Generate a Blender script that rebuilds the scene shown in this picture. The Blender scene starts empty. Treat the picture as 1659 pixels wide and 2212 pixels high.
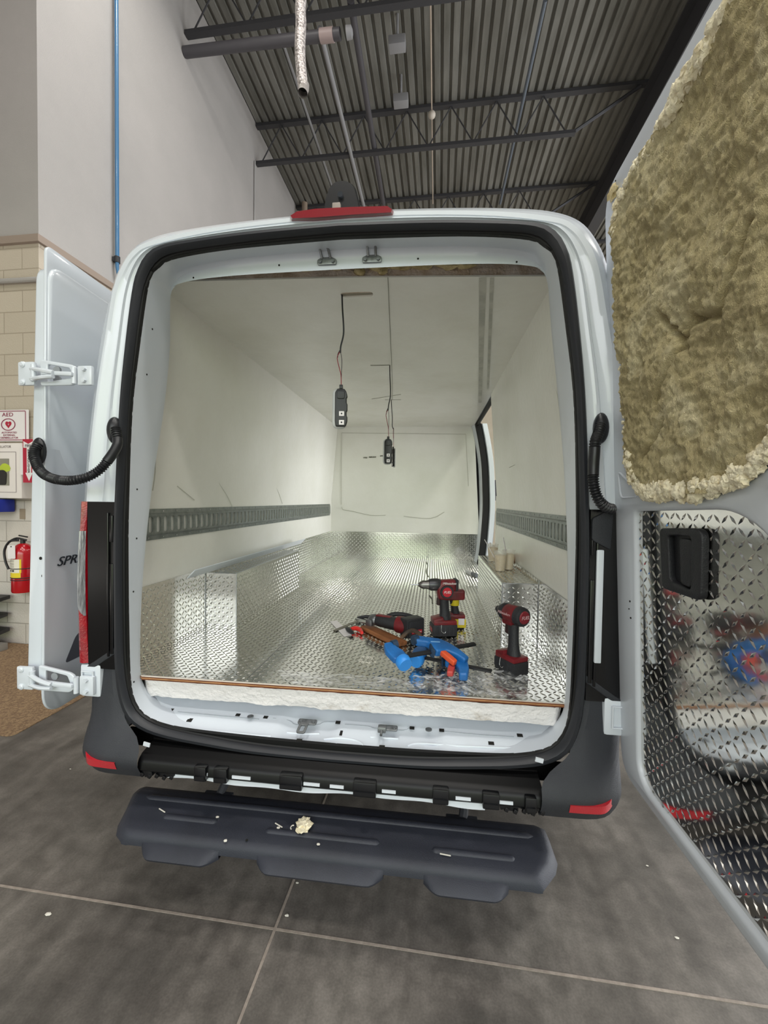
import bpy, bmesh, math, random
from mathutils import Vector, Matrix, noise
random.seed(7)
S = bpy.context.scene
COL = S.collection
PI = math.pi

# ------------------------------------------------------------------ camera
YAW, PITCH, ROLL, FPX = .114, .0279, .0142, 896.0
CAM = Vector((.34, -1.417, 1.45))
_f = Vector((-math.sin(YAW)*math.cos(PITCH), math.cos(YAW)*math.cos(PITCH), -math.sin(PITCH)))
_r = Vector((math.cos(YAW), math.sin(YAW), 0)); _u = _r.cross(_f)
_r, _u = math.cos(ROLL)*_r + math.sin(ROLL)*_u, -math.sin(ROLL)*_r + math.cos(ROLL)*_u
cd = bpy.data.cameras.new('camera'); cam = bpy.data.objects.new('camera', cd); COL.objects.link(cam)
m = Matrix.Identity(4)
for i in range(3):
    m[i][0] = _r[i]; m[i][1] = _u[i]; m[i][2] = -_f[i]; m[i][3] = CAM[i]
cam.matrix_world = m
cd.sensor_fit = 'HORIZONTAL'; cd.sensor_width = 36; cd.lens = 36*FPX/1659; cd.clip_start = .02; cd.clip_end = 200
S.camera = cam

# ------------------------------------------------------------------ exposure
S.view_settings.view_transform = 'Standard'; S.view_settings.look = 'None'
S.view_settings.gamma = 1; S.view_settings.use_curve_mapping = False
S.view_settings.exposure = .0

# ------------------------------------------------------------------ world: overcast sky over a band of trees, seen through the open bay door
w = bpy.data.worlds.new('world'); S.world = w; w.use_nodes = True
nt = w.node_tree; nt.nodes.clear()
def N(nt, t, **k):
    n = nt.nodes.new(t)
    for a, b in k.items(): setattr(n, a, b)
    return n
out = N(nt, 'ShaderNodeOutputWorld'); bg = N(nt, 'ShaderNodeBackground'); tc = N(nt, 'ShaderNodeTexCoord')
sx = N(nt, 'ShaderNodeSeparateXYZ'); nz = N(nt, 'ShaderNodeTexNoise'); nz.inputs['Scale'].default_value = 9
ad = N(nt, 'ShaderNodeMath', operation='MULTIPLY_ADD'); ad.inputs[1].default_value = .14
cr = N(nt, 'ShaderNodeValToRGB'); L = nt.links.new
L(tc.outputs['Generated'], sx.inputs[0]); L(tc.outputs['Generated'], nz.inputs['Vector'])
L(nz.outputs['Fac'], ad.inputs[0]); L(sx.outputs['Z'], ad.inputs[2]); L(ad.outputs[0], cr.inputs[0])
e = cr.color_ramp.elements
e[0].position = 0.03; e[0].color = (.42, .40, .37, 1)
e[1].position = .30; e[1].color = (1.05, 1.08, 1.12, 1)
x = e.new(.075); x.color = (.36, .46, .26, 1)
x = e.new(.24); x.color = (.62, .70, .50, 1)
L(cr.outputs[0], bg.inputs[0]); bg.inputs[1].default_value = 4.2
L(bg.outputs[0], out.inputs[0])

# ------------------------------------------------------------------ large lights: high-bay lamps under the roof, daylight through the bay door
def area(name, loc, size, power, rot=(0, 0, 0), col=(1, 1, 1), sy=None):
    l = bpy.data.lights.new(name, 'AREA'); l.shape = 'RECTANGLE'; l.size = size; l.size_y = sy or size
    l.energy = power; l.color = col
    o = bpy.data.objects.new(name, l); COL.objects.link(o); o.location = loc; o.rotation_euler = rot
    return o
for i, (x, y) in enumerate([(-1.2, -4.2), (1.8, -4.2), (4.8, -4.2), (-1.2, -1.2), (1.8, -1.2), (4.8, -1.2), (6.8, 3.0), (6.8, 8.0), (-1.9, 2.3)]):
    area('high_bay_lamp', (x, y, 8.3), .9, 95 if y < 0 else 80, col=(1, .965, .91), sy=.5)
# side light added to brighten the cargo bay; portal at the open bay door
area('side_daylight_fill', (10.7, 3.6, 3.0), 5.6, 1500, (0, math.radians(90), 0), (.96, .98, 1), 12)
portal = area('bay_portal', (.75, -6.98, 2.6), 10.5, 1, (math.radians(90), 0, 0), (1, 1, 1), 5.2)
portal.data.cycles.is_portal = True

# ================================================================== materials
def lin(h):
    h = h.lstrip('#'); c = [int(h[i:i+2], 16)/255 for i in (0, 2, 4)]
    return [(v/12.92 if v <= .04045 else ((v+.055)/1.055)**2.4) for v in c] + [1]
MATS = {}
def mat(name, col, rough=.5, metal=0, col2=None, scale=5, thr=(.4, .65), bump=0, bscale=60, coat=0, alpha=1, trans=0, emit=None, es=1, spec=None, detail=6, stretch=None):
    if name in MATS: return MATS[name]
    m = bpy.data.materials.new(name); m.use_nodes = True; nt = m.node_tree
    b = nt.nodes['Principled BSDF']; L = nt.links.new
    b.inputs['Base Color'].default_value = lin(col); b.inputs['Roughness'].default_value = rough
    b.inputs['Metallic'].default_value = metal; b.inputs['Coat Weight'].default_value = coat; b.inputs['Coat Roughness'].default_value = .06
    b.inputs['Alpha'].default_value = alpha; b.inputs['Transmission Weight'].default_value = trans
    if spec is not None: b.inputs['Specular IOR Level'].default_value = spec
    if emit: b.inputs['Emission Color'].default_value = lin(emit); b.inputs['Emission Strength'].default_value = es
    tc = N(nt, 'ShaderNodeTexCoord'); mp = N(nt, 'ShaderNodeMapping'); L(tc.outputs['Object'], mp.inputs[0])
    if stretch: mp.inputs['Scale'].default_value = stretch
    if col2:
        n = N(nt, 'ShaderNodeTexNoise'); n.inputs['Scale'].default_value = scale; n.inputs['Detail'].default_value = detail; n.inputs['Roughness'].default_value = .62
        r = N(nt, 'ShaderNodeValToRGB'); r.color_ramp.elements[0].position = thr[0]; r.color_ramp.elements[1].position = thr[1]
        r.color_ramp.elements[0].color = lin(col); r.color_ramp.elements[1].color = lin(col2)
        L(mp.outputs[0], n.inputs['Vector']); L(n.outputs['Fac'], r.inputs[0]); L(r.outputs[0], b.inputs['Base Color'])
    if bump:
        n2 = N(nt, 'ShaderNodeTexNoise'); n2.inputs['Scale'].default_value = bscale; n2.inputs['Detail'].default_value = 4
        bp = N(nt, 'ShaderNodeBump'); bp.inputs['Strength'].default_value = bump; bp.inputs['Distance'].default_value = .01
        L(mp.outputs[0], n2.inputs['Vector']); L(n2.outputs['Fac'], bp.inputs['Height']); L(bp.outputs[0], b.inputs['Normal'])
    MATS[name] = m
    return m

white = mat('white_paint', '#d6dce3', .28, coat=.6, spec=.5)
jambw = mat('jamb_paint', '#d3dae2', .34, coat=.3, col2='#c6ccd2', scale=3, thr=(.55, .9))
blackp = mat('black_plastic', '#26282d', .55, bump=.25, bscale=400)
bumperm = mat('bumper_plastic', '#2b2d33', .55, bump=.3, bscale=500, col2='#313338', scale=6)
stepm = mat('step_plastic', '#2c2f39', .5, bump=.25, bscale=500, col2='#262932', scale=5)
glossb = mat('gloss_black', '#0c0d10', .28, coat=.2)
rubber = mat('seal_rubber', '#24262b', .45)
rubbergap = mat('seal_rubber_gap_shade', '#070708', .6)  # near-black: painted shadow of the rear seal gap, and the side door's black rubber
hosem = mat('hose_rubber', '#1b1c1f', .38)
red = mat('red_lens', '#a80c1d', .10, coat=1, col2='#8a0a18', scale=20, bump=.3, bscale=120)
reflm = mat('red_reflector', '#d8122a', .3, coat=1, bump=.6, bscale=600)
clear = mat('clear_lens', '#a9abae', .10, .35, col2='#77797c', scale=40, stretch=(3, 1, .3), coat=1, bump=.6, bscale=60)
alu = mat('diamond_aluminium', '#dcdcd8', .14, 1, bump=.07, bscale=7)
alug = mat('door_aluminium', '#dad9d5', .085, 1, bump=.05, bscale=9)
steel = mat('galvanised_steel', '#8b918f', .36, .85, col2='#7a807e', scale=30)
steelb = mat('bright_steel', '#b9bcbd', .25, 1)
zinc = mat('zinc_striker', '#8f9294', .4, .8, col2='#77797a', scale=60)
frp = mat('frp_panel', '#f4f3ec', .22, col2='#ebeae0', scale=2.2, thr=(.35, .75), bump=.09, bscale=30, spec=.5)
frpc = mat('frp_ceiling', '#f0efe6', .25, col2='#e2e0d3', scale=2.0, thr=(.4, .8), bump=.10, bscale=24)
ply = mat('plywood', '#9a6239', .6, col2='#5b3018', scale=4, thr=(.45, .55), stretch=(1, 1, 90))
foamw = mat('white_foam', '#efebea', .8, col2='#b5a897', scale=11, thr=(.58, .85), bump=1, bscale=55)
gap = mat('cavity_dark', '#15130f', .9)

def wool_mat():
    m = mat('mineral_wool', '#6f6338', .95); nt = m.node_tree; b = nt.nodes['Principled BSDF']; L = nt.links.new
    tc = N(nt, 'ShaderNodeTexCoord')
    a = N(nt, 'ShaderNodeTexNoise'); a.inputs['Scale'].default_value = 5; a.inputs['Detail'].default_value = 12; a.inputs['Roughness'].default_value = .72; a.inputs['Distortion'].default_value = .6
    r = N(nt, 'ShaderNodeValToRGB'); E = r.color_ramp.elements
    E[0].position = .28; E[0].color = lin('#a3936d'); E[1].position = .72; E[1].color = lin('#efe4bd')
    q = E.new(.5); q.color = lin('#cabb8e')
    mp = N(nt, 'ShaderNodeMapping'); mp.inputs['Scale'].default_value = (40, 70, 40)
    v = N(nt, 'ShaderNodeTexNoise'); v.inputs['Scale'].default_value = 3; v.inputs['Detail'].default_value = 6; v.inputs['Distortion'].default_value = 2.5
    bp = N(nt, 'ShaderNodeBump'); bp.inputs['Strength'].default_value = .8; bp.inputs['Distance'].default_value = .012
    L(tc.outputs['Object'], a.inputs['Vector']); L(a.outputs['Fac'], r.inputs[0]); L(r.outputs[0], b.inputs['Base Color'])
    L(tc.outputs['Object'], mp.inputs[0]); L(mp.outputs[0], v.inputs['Vector']); L(v.outputs['Fac'], bp.inputs['Height']); L(bp.outputs[0], b.inputs['Normal'])
    return m
wool = wool_mat()
cream = mat('spray_foam', '#ece3c6', .8, col2='#d9caa4', scale=30, thr=(.45, .7), bump=.6, bscale=90)

# ================================================================== mesh helpers
def catmull(pts, n=8, closed=False):
    P = [Vector(p) for p in pts]; o = []; k = len(P)
    rng = range(k if closed else k-1)
    for i in rng:
        g = (lambda j: P[j % k]) if closed else (lambda j: P[max(0, min(k-1, j))])
        a, b, c, d = g(i-1), g(i), g(i+1), g(i+2)
        for s in range(n):
            t = s/n
            o.append(.5*((2*b)+(c-a)*t+(2*a-5*b+4*c-d)*t*t+(3*b-a-3*c+d)*t**3))
    if not closed: o.append(P[-1])
    return o
def resample(pts, n):
    P = [Vector(p) for p in pts]; d = [0]
    for a, b in zip(P, P[1:]): d.append(d[-1]+(b-a).length)
    o = []; j = 0
    for i in range(n):
        t = d[-1]*i/(n-1)
        while j < len(P)-2 and d[j+1] < t: j += 1
        s = (t-d[j])/max(1e-9, d[j+1]-d[j]); o.append(P[j].lerp(P[j+1], min(1, s)))
    return o
def frame(o, x, y):
    x = Vector(x).normalized(); y = Vector(y); z = x.cross(y).normalized(); y = z.cross(x)
    m = Matrix.Identity(4)
    for i in range(3): m[i][0] = x[i]; m[i][1] = y[i]; m[i][2] = z[i]; m[i][3] = o[i]
    return m
def rpoly(pts, r, n=6):
    o = []; k = len(pts)
    for i in range(k):
        p = Vector(pts[i]); a = Vector(pts[i-1]); b = Vector(pts[(i+1) % k])
        ri = r[i] if isinstance(r, (list, tuple)) else r
        if ri <= 0: o.append(p); continue
        ua = (a-p); ub = (b-p); ri = min(ri, ua.length*.49, ub.length*.49)
        A = p+ua.normalized()*ri; B = p+ub.normalized()*ri
        for s in range(n+1):
            t = s/n; o.append(A*(1-t)**2+p*2*t*(1-t)+B*t*t)
    return o
def rrect(x0, y0, x1, y1, r, n=6): return rpoly([(x0, y0), (x1, y0), (x1, y1), (x0, y1)], r, n)
def curve_geo(cu):
    o = bpy.data.objects.new('tmp', cu); COL.objects.link(o)
    dg = bpy.context.evaluated_depsgraph_get(); me = o.evaluated_get(dg).to_mesh()
    V = [v.co.copy() for v in me.vertices]; F = [tuple(p.vertices) for p in me.polygons]
    o.evaluated_get(dg).to_mesh_clear(); bpy.data.objects.remove(o); bpy.data.curves.remove(cu)
    return V, F
def shape2d(loops, th, bev=0):
    cu = bpy.data.curves.new('c', 'CURVE'); cu.dimensions = '2D'; cu.fill_mode = 'BOTH'
    cu.extrude = max(0, th/2-bev); cu.bevel_depth = bev; cu.bevel_resolution = 2; cu.offset = -bev
    for lp in loops:
        sp = cu.splines.new('POLY'); sp.points.add(len(lp)-1); sp.use_cyclic_u = True
        for i, p in enumerate(lp): sp.points[i].co = (p[0], p[1], 0, 1)
    return curve_geo(cu)
def text_geo(s, size, th=.0006, align='CENTER', shear=0, sx=1):
    cu = bpy.data.curves.new('t', 'FONT'); cu.body = s; cu.size = size; cu.extrude = th; cu.align_x = align; cu.align_y = 'CENTER'; cu.shear = shear; cu.resolution_u = 3
    V, F = curve_geo(cu)
    for v in V: v.x *= sx
    return V, F

class G:
    def __init__(s): s.bm = bmesh.new()
    def add(s, V, F, M=None):
        vs = [s.bm.verts.new((M @ Vector(v)) if M else Vector(v)) for v in V]
        for f in F:
            try: s.bm.faces.new([vs[i] for i in f])
            except ValueError: pass
        return s
    def box(s, c, d, R=None, bev=0, seg=2):
        t = bmesh.new(); bmesh.ops.create_cube(t, size=1)
        for v in t.verts: v.co = Vector((v.co.x*d[0], v.co.y*d[1], v.co.z*d[2]))
        if bev: bmesh.ops.bevel(t, geom=t.edges[:], offset=bev, segments=seg, affect='EDGES', profile=.6)
        M = Matrix.Translation(Vector(c)) @ (R.to_4x4() if R else Matrix.Identity(4))
        t.verts.index_update()
        s.add([v.co for v in t.verts], [[v.index for v in f.verts] for f in t.faces], M); t.free(); return s
    def bx(s, x0, x1, y0, y1, z0, z1, bev=0): return s.box(((x0+x1)/2, (y0+y1)/2, (z0+z1)/2), (abs(x1-x0), abs(y1-y0), abs(z1-z0)), None, bev)
    def loft(s, loops, closed=True, cap=(False, False), skip=None):
        n = len(loops[0]); B = len(s.bm.verts)
        R = [[s.bm.verts.new(Vector(p)) for p in lp] for lp in loops]
        for i in range(len(R)-1):
            for j in range(n if closed else n-1):
                if skip and skip(i, j): continue
                k = (j+1) % n
                try: s.bm.faces.new((R[i][j], R[i][k], R[i+1][k], R[i+1][j]))
                except ValueError: pass
        for c, lp in zip(cap, (R[0], R[-1])):
            if c:
                try: s.bm.faces.new(lp)
                except ValueError: pass
        return s
    def tube(s, pts, r, n=10, smooth=0, caps=True, closed=False):
        P = catmull(pts, smooth, closed) if smooth else [Vector(p) for p in pts]
        K = len(P); rr = r if callable(r) else (lambda t: r if not isinstance(r, (list, tuple)) else r[0]+(r[1]-r[0])*t)
        up = Vector((0, 0, 1)); loops = []; prev = None
        for i in range(K):
            a = P[i-1] if (i or closed) else P[i]; b = P[(i+1) % K] if (i < K-1 or closed) else P[i]
            t = (b-a).normalized()
            if prev is None:
                q = t.cross(up)
                if q.length < .05: q = t.cross(Vector((1, 0, 0)))
            else:
                q = prev - t*prev.dot(t)
            q.normalize(); prev = q; w = t.cross(q)
            ri = rr(i/(K-1))
            loops.append([P[i]+(q*math.cos(2*PI*k/n)+w*math.sin(2*PI*k/n))*ri for k in range(n)])
        if closed: loops.append(loops[0])
        return s.loft(loops, True, (caps and not closed, caps and not closed))
    def cyl(s, a, b, r0, r1=None, n=24):
        r1 = r0 if r1 is None else r1
        return s.tube([a, b], [r0, r1], n)
    def lathe(s, prof, M=None, n=28):
        loops = [[(Vector((r*math.cos(2*PI*k/n), r*math.sin(2*PI*k/n), z))) for k in range(n)] for r, z in prof]
        if M: loops = [[M @ p for p in l] for l in loops]
        return s.loft(loops, True, (prof[0][0] > 1e-4, prof[-1][0] > 1e-4))
    def sphere(s, c, r, sc=(1, 1, 1), sub=2, nz=0, fr=8, seed=0):
        t = bmesh.new(); bmesh.ops.create_icosphere(t, subdivisions=sub, radius=1); t.verts.index_update(); V = []
        for v in t.verts:
            k = 1+nz*noise.noise(v.co*fr*.3+Vector((seed, seed*2.1, seed*.7)))
            V.append(Vector(c)+Vector((v.co.x*sc[0], v.co.y*sc[1], v.co.z*sc[2]))*r*k)
        s.add(V, [[v.index for v in f.verts] for f in t.faces]); t.free(); return s
    def sh(s, loops, th, M, bev=0):
        V, F = shape2d(loops, th, bev); return s.add(V, F, M)
    def text(s, t, size, M, **k):
        V, F = text_geo(t, size, **k); return s.add(V, F, M)
    def link(s, name, m, parent=None, local=False, smooth=35, kind=None, label=None, loc=None):
        bm = s.bm; bmesh.ops.remove_doubles(bm, verts=bm.verts, dist=1e-6); bmesh.ops.recalc_face_normals(bm, faces=bm.faces)
        off = Vector((0, 0, 0))
        if parent and not local:
            p = parent
            while p: off += p.location; p = p.parent
        elif loc is not None: off = Vector(loc)
        if off.length: bmesh.ops.translate(bm, verts=bm.verts, vec=-off)
        me = bpy.data.meshes.new(name); bm.to_mesh(me); bm.free(); s.bm = None
        me.materials.append(m)
        if smooth:
            me.polygons.foreach_set('use_smooth', [True]*len(me.polygons)); me.set_sharp_from_angle(angle=math.radians(smooth))
        o = bpy.data.objects.new(name, me); COL.objects.link(o)
        if parent: o.parent = parent
        elif loc is not None: o.location = loc
        if kind: o['kind'] = kind
        if label: o['label'] = label
        return o
def tag(o, label, cat, group=None):
    o['label'] = label; o['category'] = cat
    if group: o['group'] = group
    return o
def thing(name, label, cat, loc=(0, 0, 0), rot=(0, 0, 0), group=None, sc=1):
    o = bpy.data.objects.new(name, None); COL.objects.link(o); o.location = loc; o.rotation_euler = rot; o.empty_display_size = .05
    o.scale = (sc,)*3
    return tag(o, label, cat, group)
def dup(root, loc, rot, label=None):
    r = root.copy(); COL.objects.link(r); r.location = loc; r.rotation_euler = rot
    if label: r['label'] = label
    for ch in list(root.children):
        c = ch.copy(); COL.objects.link(c); c.parent = r
        for g in list(ch.children):
            d = g.copy(); COL.objects.link(d); d.parent = c
    return r
def U(px, py, **k):            # the point of the plane x=, y= or z= that stands at this place of the photograph
    d = _f + _r*(px-829.5)/FPX - _u*(py-1106)/FPX
    a, v = list(k.items())[0]; i = 'xyz'.index(a)
    return CAM + d*(v-CAM[i])/d[i]
def inside(p, poly):
    c = False; n = len(poly)
    for i in range(n):
        a, b = poly[i], poly[i-1]
        if (a[1] > p[1]) != (b[1] > p[1]) and p[0] < (b[0]-a[0])*(p[1]-a[1])/(b[1]-a[1])+a[0]: c = not c
    return c
def treads(g, M, x0, x1, y0, y1, p=.0235, h=.0023, clip=None):
    """raised lugs of diamond plate on the local xy plane of M"""
    L_, Wd = p*.57, p*.17
    i0, i1 = int(math.floor(x0/p)), int(math.ceil(x1/p)); j0, j1 = int(math.floor(y0/p)), int(math.ceil(y1/p))
    for i in range(i0, i1):
        for j in range(j0, j1):
            cx, cy = (i+.5)*p, (j+.5)*p
            if not (x0+p*.3 < cx < x1-p*.3 and y0+p*.3 < cy < y1-p*.3): continue
            if clip and not clip(cx, cy): continue
            s = 1 if (i+j) % 2 == 0 else -1
            d = Vector((.7071, .7071*s, 0)); q = Vector((-.7071*s, .7071, 0)); c = Vector((cx, cy, 0)); z = Vector((0, 0, h))
            V = [c-d*L_, c+d*L_, c-q*Wd, c+q*Wd, c-d*L_*.45+z, c+d*L_*.45+z]
            g.add(V, [(0, 2, 4), (2, 5, 4), (2, 1, 5), (1, 3, 5), (3, 4, 5), (3, 0, 4)], M)
def plate(g, o, ex, ey, w, h, **k):
    M = frame(o, ex, ey)
    g.add([(0, 0, 0), (w, 0, 0), (w, h, 0), (0, h, 0)], [(0, 1, 2, 3)], M); treads(g, M, 0, w, 0, h, **k)

# ================================================================== the building
WA = math.radians(-1.1)
def W(x, y, z): return Vector((x*math.cos(WA)-y*math.sin(WA), x*math.sin(WA)+y*math.cos(WA), z))
WR = Matrix.Rotation(WA, 3, 'Z')
def wbox(g, x0, x1, y0, y1, z0, z1, bev=0):
    return g.box(W((x0+x1)/2, (y0+y1)/2, (z0+z1)/2), (abs(x1-x0), abs(y1-y0), abs(z1-z0)), WR, bev)
def struct(g, name, m, smooth=0):
    return g.link(name, m, smooth=smooth, kind='structure')
def concrete():
    m = mat('polished_concrete', '#5d5852', .42); nt = m.node_tree; b = nt.nodes['Principled BSDF']; L = nt.links.new
    tc = N(nt, 'ShaderNodeTexCoord')
    def nz(sc, d, dis=0, vec=None):
        n = N(nt, 'ShaderNodeTexNoise'); n.inputs['Scale'].default_value = sc; n.inputs['Detail'].default_value = d; n.inputs['Distortion'].default_value = dis
        L(vec or tc.outputs['Object'], n.inputs['Vector']); return n
    a = nz(2.2, 10, .8); c = nz(16, 12, .3); fz = nz(140, 4)
    mp = N(nt, 'ShaderNodeMapping'); mp.inputs['Scale'].default_value = (9, 1.1, 1); mp.inputs['Rotation'].default_value = (0, 0, -.5); L(tc.outputs['Object'], mp.inputs[0])
    sw = nz(1.3, 6, .4, mp.outputs[0])
    r = N(nt, 'ShaderNodeValToRGB'); E = r.color_ramp.elements
    E[0].position = .3; E[0].color = lin('#504a42'); E[1].position = .7; E[1].color = lin('#736b5f'); q = E.new(.5); q.color = lin('#61594f')
    L(a.outputs['Fac'], r.inputs[0])
    mx = N(nt, 'ShaderNodeMix', data_type='RGBA', blend_type='OVERLAY'); mx.inputs[0].default_value = .55
    L(r.outputs[0], mx.inputs[6]); L(c.outputs['Fac'], mx.inputs[7])
    hs = N(nt, 'ShaderNodeHueSaturation'); hs.inputs['Saturation'].default_value = .6; L(mx.outputs[2], hs.inputs['Color'])
    mx2 = N(nt, 'ShaderNodeMix', data_type='RGBA', blend_type='SOFT_LIGHT'); mx2.inputs[0].default_value = .6
    L(hs.outputs[0], mx2.inputs[6]); L(sw.outputs['Fac'], mx2.inputs[7])
    mx3 = N(nt, 'ShaderNodeMix', data_type='RGBA', blend_type='OVERLAY'); mx3.inputs[0].default_value = .35; L(mx2.outputs[2], mx3.inputs[6]); L(fz.outputs['Fac'], mx3.inputs[7]); L(mx3.outputs[2], b.inputs['Base Color'])
    rr = N(nt, 'ShaderNodeMapRange'); rr.inputs['To Min'].default_value = .36; rr.inputs['To Max'].default_value = .6
    L(c.outputs['Fac'], rr.inputs[0]); L(rr.outputs[0], b.inputs['Roughness'])
    return m
g = G(); wbox(g, -5, 11, -14, 13.2, -.2, 0); struct(g, 'floor', concrete())
# saw-cut joints filled with pale caulk
jm = mat('joint_filler', '#8a8076', .7, col2='#9d9388', scale=40)
g = G(); wbox(g, -4.5, 10, -.11-.004, -.11+.004, 0, .0015); struct(g, 'trim_1', jm)
g = G(); wbox(g, -.158-.004, -.158+.004, -9, 13, 0, .0018); struct(g, 'trim_2', jm)

walls = mat('painted_wall', '#aaa6a3', .7, col2='#9f9c99', scale=1.1, thr=(.3, .8), bump=.25, bscale=160)
def blockmat(name, col, mort, dark):
    m = mat(name, col, .75); nt = m.node_tree; b = nt.nodes['Principled BSDF']; L = nt.links.new
    tc = N(nt, 'ShaderNodeTexCoord'); sp = N(nt, 'ShaderNodeSeparateXYZ'); cb = N(nt, 'ShaderNodeCombineXYZ'); ad = N(nt, 'ShaderNodeMath', operation='ADD')
    L(tc.outputs['Object'], sp.inputs[0]); L(sp.outputs['X'], ad.inputs[0]); L(sp.outputs['Y'], ad.inputs[1]); L(ad.outputs[0], cb.inputs[0]); L(sp.outputs['Z'], cb.inputs[1])
    br = N(nt, 'ShaderNodeTexBrick'); L(cb.outputs[0], br.inputs['Vector'])
    br.inputs['Scale'].default_value = 1; br.inputs['Brick Width'].default_value = .4; br.inputs['Row Height'].default_value = .2; br.inputs['Mortar Size'].default_value = .006; br.inputs['Mortar Smooth'].default_value = .5
    br.inputs['Color1'].default_value = lin(col); br.inputs['Color2'].default_value = lin(dark); br.inputs['Mortar'].default_value = lin(mort)
    L(br.outputs['Color'], b.inputs['Base Color'])
    n2 = N(nt, 'ShaderNodeTexNoise'); n2.inputs['Scale'].default_value = 90; L(tc.outputs['Object'], n2.inputs['Vector'])
    mu = N(nt, 'ShaderNodeMath', operation='MULTIPLY_ADD'); mu.inputs[1].default_value = -1.2; L(br.outputs['Fac'], mu.inputs[0]); L(n2.outputs['Fac'], mu.inputs[2])
    bp = N(nt, 'ShaderNodeBump'); bp.inputs['Strength'].default_value = .5; bp.inputs['Distance'].default_value = .006; L(mu.outputs[0], bp.inputs['Height']); L(bp.outputs[0], b.inputs['Normal'])
    return m
tanb = blockmat('tan_block', '#c0b5a5', '#a89c8b', '#bbb0a0'); whb = blockmat('pale_block', '#d3cdc5', '#aea79e', '#cdc6bd')
XL, YF = -3.43, 2.10
g = G(); wbox(g, -9, XL, YF, 13.2, 1.42, 3.84); struct(g, 'wall_left', tanb)
g = G(); wbox(g, -9, XL, YF, 13.2, 0, 1.42); struct(g, 'wall_left_base', whb)
g = G(); wbox(g, -9, XL-.01, YF+.01, 13.2, 3.84, 9.1); struct(g, 'wall_left_upper', walls)
g = G(); wbox(g, -9, XL+.035, YF-.035, 13.2, 3.83, 3.90, .004); struct(g, 'trim_3', mat('ledge_trim', '#96877b', .7))
g = G(); wbox(g, -9, 11, 13, 13.3, 0, 9.3); struct(g, 'wall_back', mat('far_wall', '#c8bda9', .8, col2='#b9ae9a', scale=.7))
g = G(); wbox(g, 10.8, 11, -7.3, 13.2, 0, 9.3); struct(g, 'wall_right', walls)
g = G(); wbox(g, -9, -4.5, -7.3, -7, 0, 9.3); wbox(g, 6, 11, -7.3, -7, 0, 9.3); wbox(g, -4.5, 6, -7.3, -7, 5.2, 9.3); struct(g, 'wall_front', walls)
g = G(); wbox(g, -9.2, -9, -7.3, 2.1, 0, 9.3); struct(g, 'wall_left_far', walls)
# corrugated roof deck
g = G(); prof = []; x = -9.0
while x < 11:
    prof += [(x, 9.0), (x+.09, 9.0), (x+.105, 9.045), (x+.140, 9.045)]; x += .155
g.loft([[W(a, -7.3, b) for a, b in prof], [W(a, 13.2, b) for a, b in prof]], closed=False)
struct(g, 'ceiling', mat('steel_deck', '#7e7d77', .5, col2='#57564f', scale=1.2, thr=(.35, .7), stretch=(3, .5, 1)))
beamm = mat('dark_steel', '#3a3a3d', .6)
# bar joists
for k, (y, lab) in enumerate([(2.05, 'dark open web roof joist nearest, at the top left of the photo'), (4.40, 'dark open web roof joist level with the capped pipe end'),
        (6.75, 'dark open web roof joist whose braced bottom chord ends beside the big girder'), (9.1, 'dark open web roof joist low over the white van roof'), (11.4, 'dark open web roof joist farthest away above the van')]):
    t = thing('roof_joist', lab, 'roof joist', W(0, y, 8.1), group='open web joists under the roof deck')
    g = G(); wbox(g, XL, 10.8, y-.05, y+.05, 8.93, 8.985); g.link('top_chord', beamm, t)
    g = G(); wbox(g, XL, 2.7, y-.045, y+.045, 8.19, 8.25); g.link('bottom_chord', beamm, t)
    g = G(); x = XL+.1; up = True
    while x < 2.4:
        a = W(x, y, 8.23 if up else 8.94); b = W(x+.42, y, 8.94 if up else 8.23); g.cyl(a, b, .012, n=6); x += .42; up = not up
    g.cyl(W(2.65, y, 8.22), W(3.8, y, 8.93), .03, n=6); g.link('web', beamm, t)
g = G()
for z0, z1, hw in ((8.25, 8.29, .13), (8.29, 8.86, .012), (8.86, 8.90, .13)): wbox(g, 4.0-hw, 4.0+hw, -7, 13, z0, z1)
tag(g.link('roof_girder', beamm), 'heavy dark steel girder running toward the back under the roof', 'girder')
pipem = mat('grey_pipe', '#8e8e90', .45); pipd = mat('dark_pipe', '#4a484c', .5)
def pipe(name, a, b, r, m, lab, cat='pipe', n=14):
    g = G(); g.cyl(a, b, r, n=n); return tag(g.link(name, m), lab, cat)
# capped lateral pipe
a = W(XL+.004, 4.36, 7.93); b = U(735, 73, y=4.28)
t = thing('capped_pipe', 'dark horizontal pipe with a capped pinkish end high on the left wall', 'pipe', a)
g = G(); g.cyl(a, b, .068); g.link('pipe_run', pipd, t)
c = U(762, 69, y=4.28); g = G(); g.cyl(a.lerp(b, .88), a.lerp(b, .96), .078); g.link('coupling', mat('dusty_pipe', '#a08f8c', .5), t)
g = G(); g.tube([b.lerp(c, .5), c.lerp(b, .1), c], lambda q: [.075, .07, .03][int(round(q*2))], 14); g.link('end_cap', pipem, t)
pipe('conduit', U(690, 60, z=8.2), U(786, 445, z=8.2), .035, pipem, 'pale grey pipe running away beside the silver hose')
pipe('conduit', U(757, 0, z=8.3), U(828, 440, z=8.3), .05, pipd, 'dark pipe running away to the right of the capped pipe end')
pipe('conduit', U(930, 8, z=8.7), U(935, 440, z=8.7), .012, mat('pale_cord', '#b7a898', .6), 'thin pale line running away under the middle of the roof', 'cord')
pipe('conduit', U(1178, 0, z=8.6), U(1080, 440, z=8.6), .03, mat('bluish_pipe', '#5c646d', .5), 'thin bluish pipe running away on the right side of the roof')
pipe('conduit', U(600, 60, z=8.5), U(730, 440, z=8.5), .022, pipem, 'narrow grey conduit running away left of the silver hose')
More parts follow.
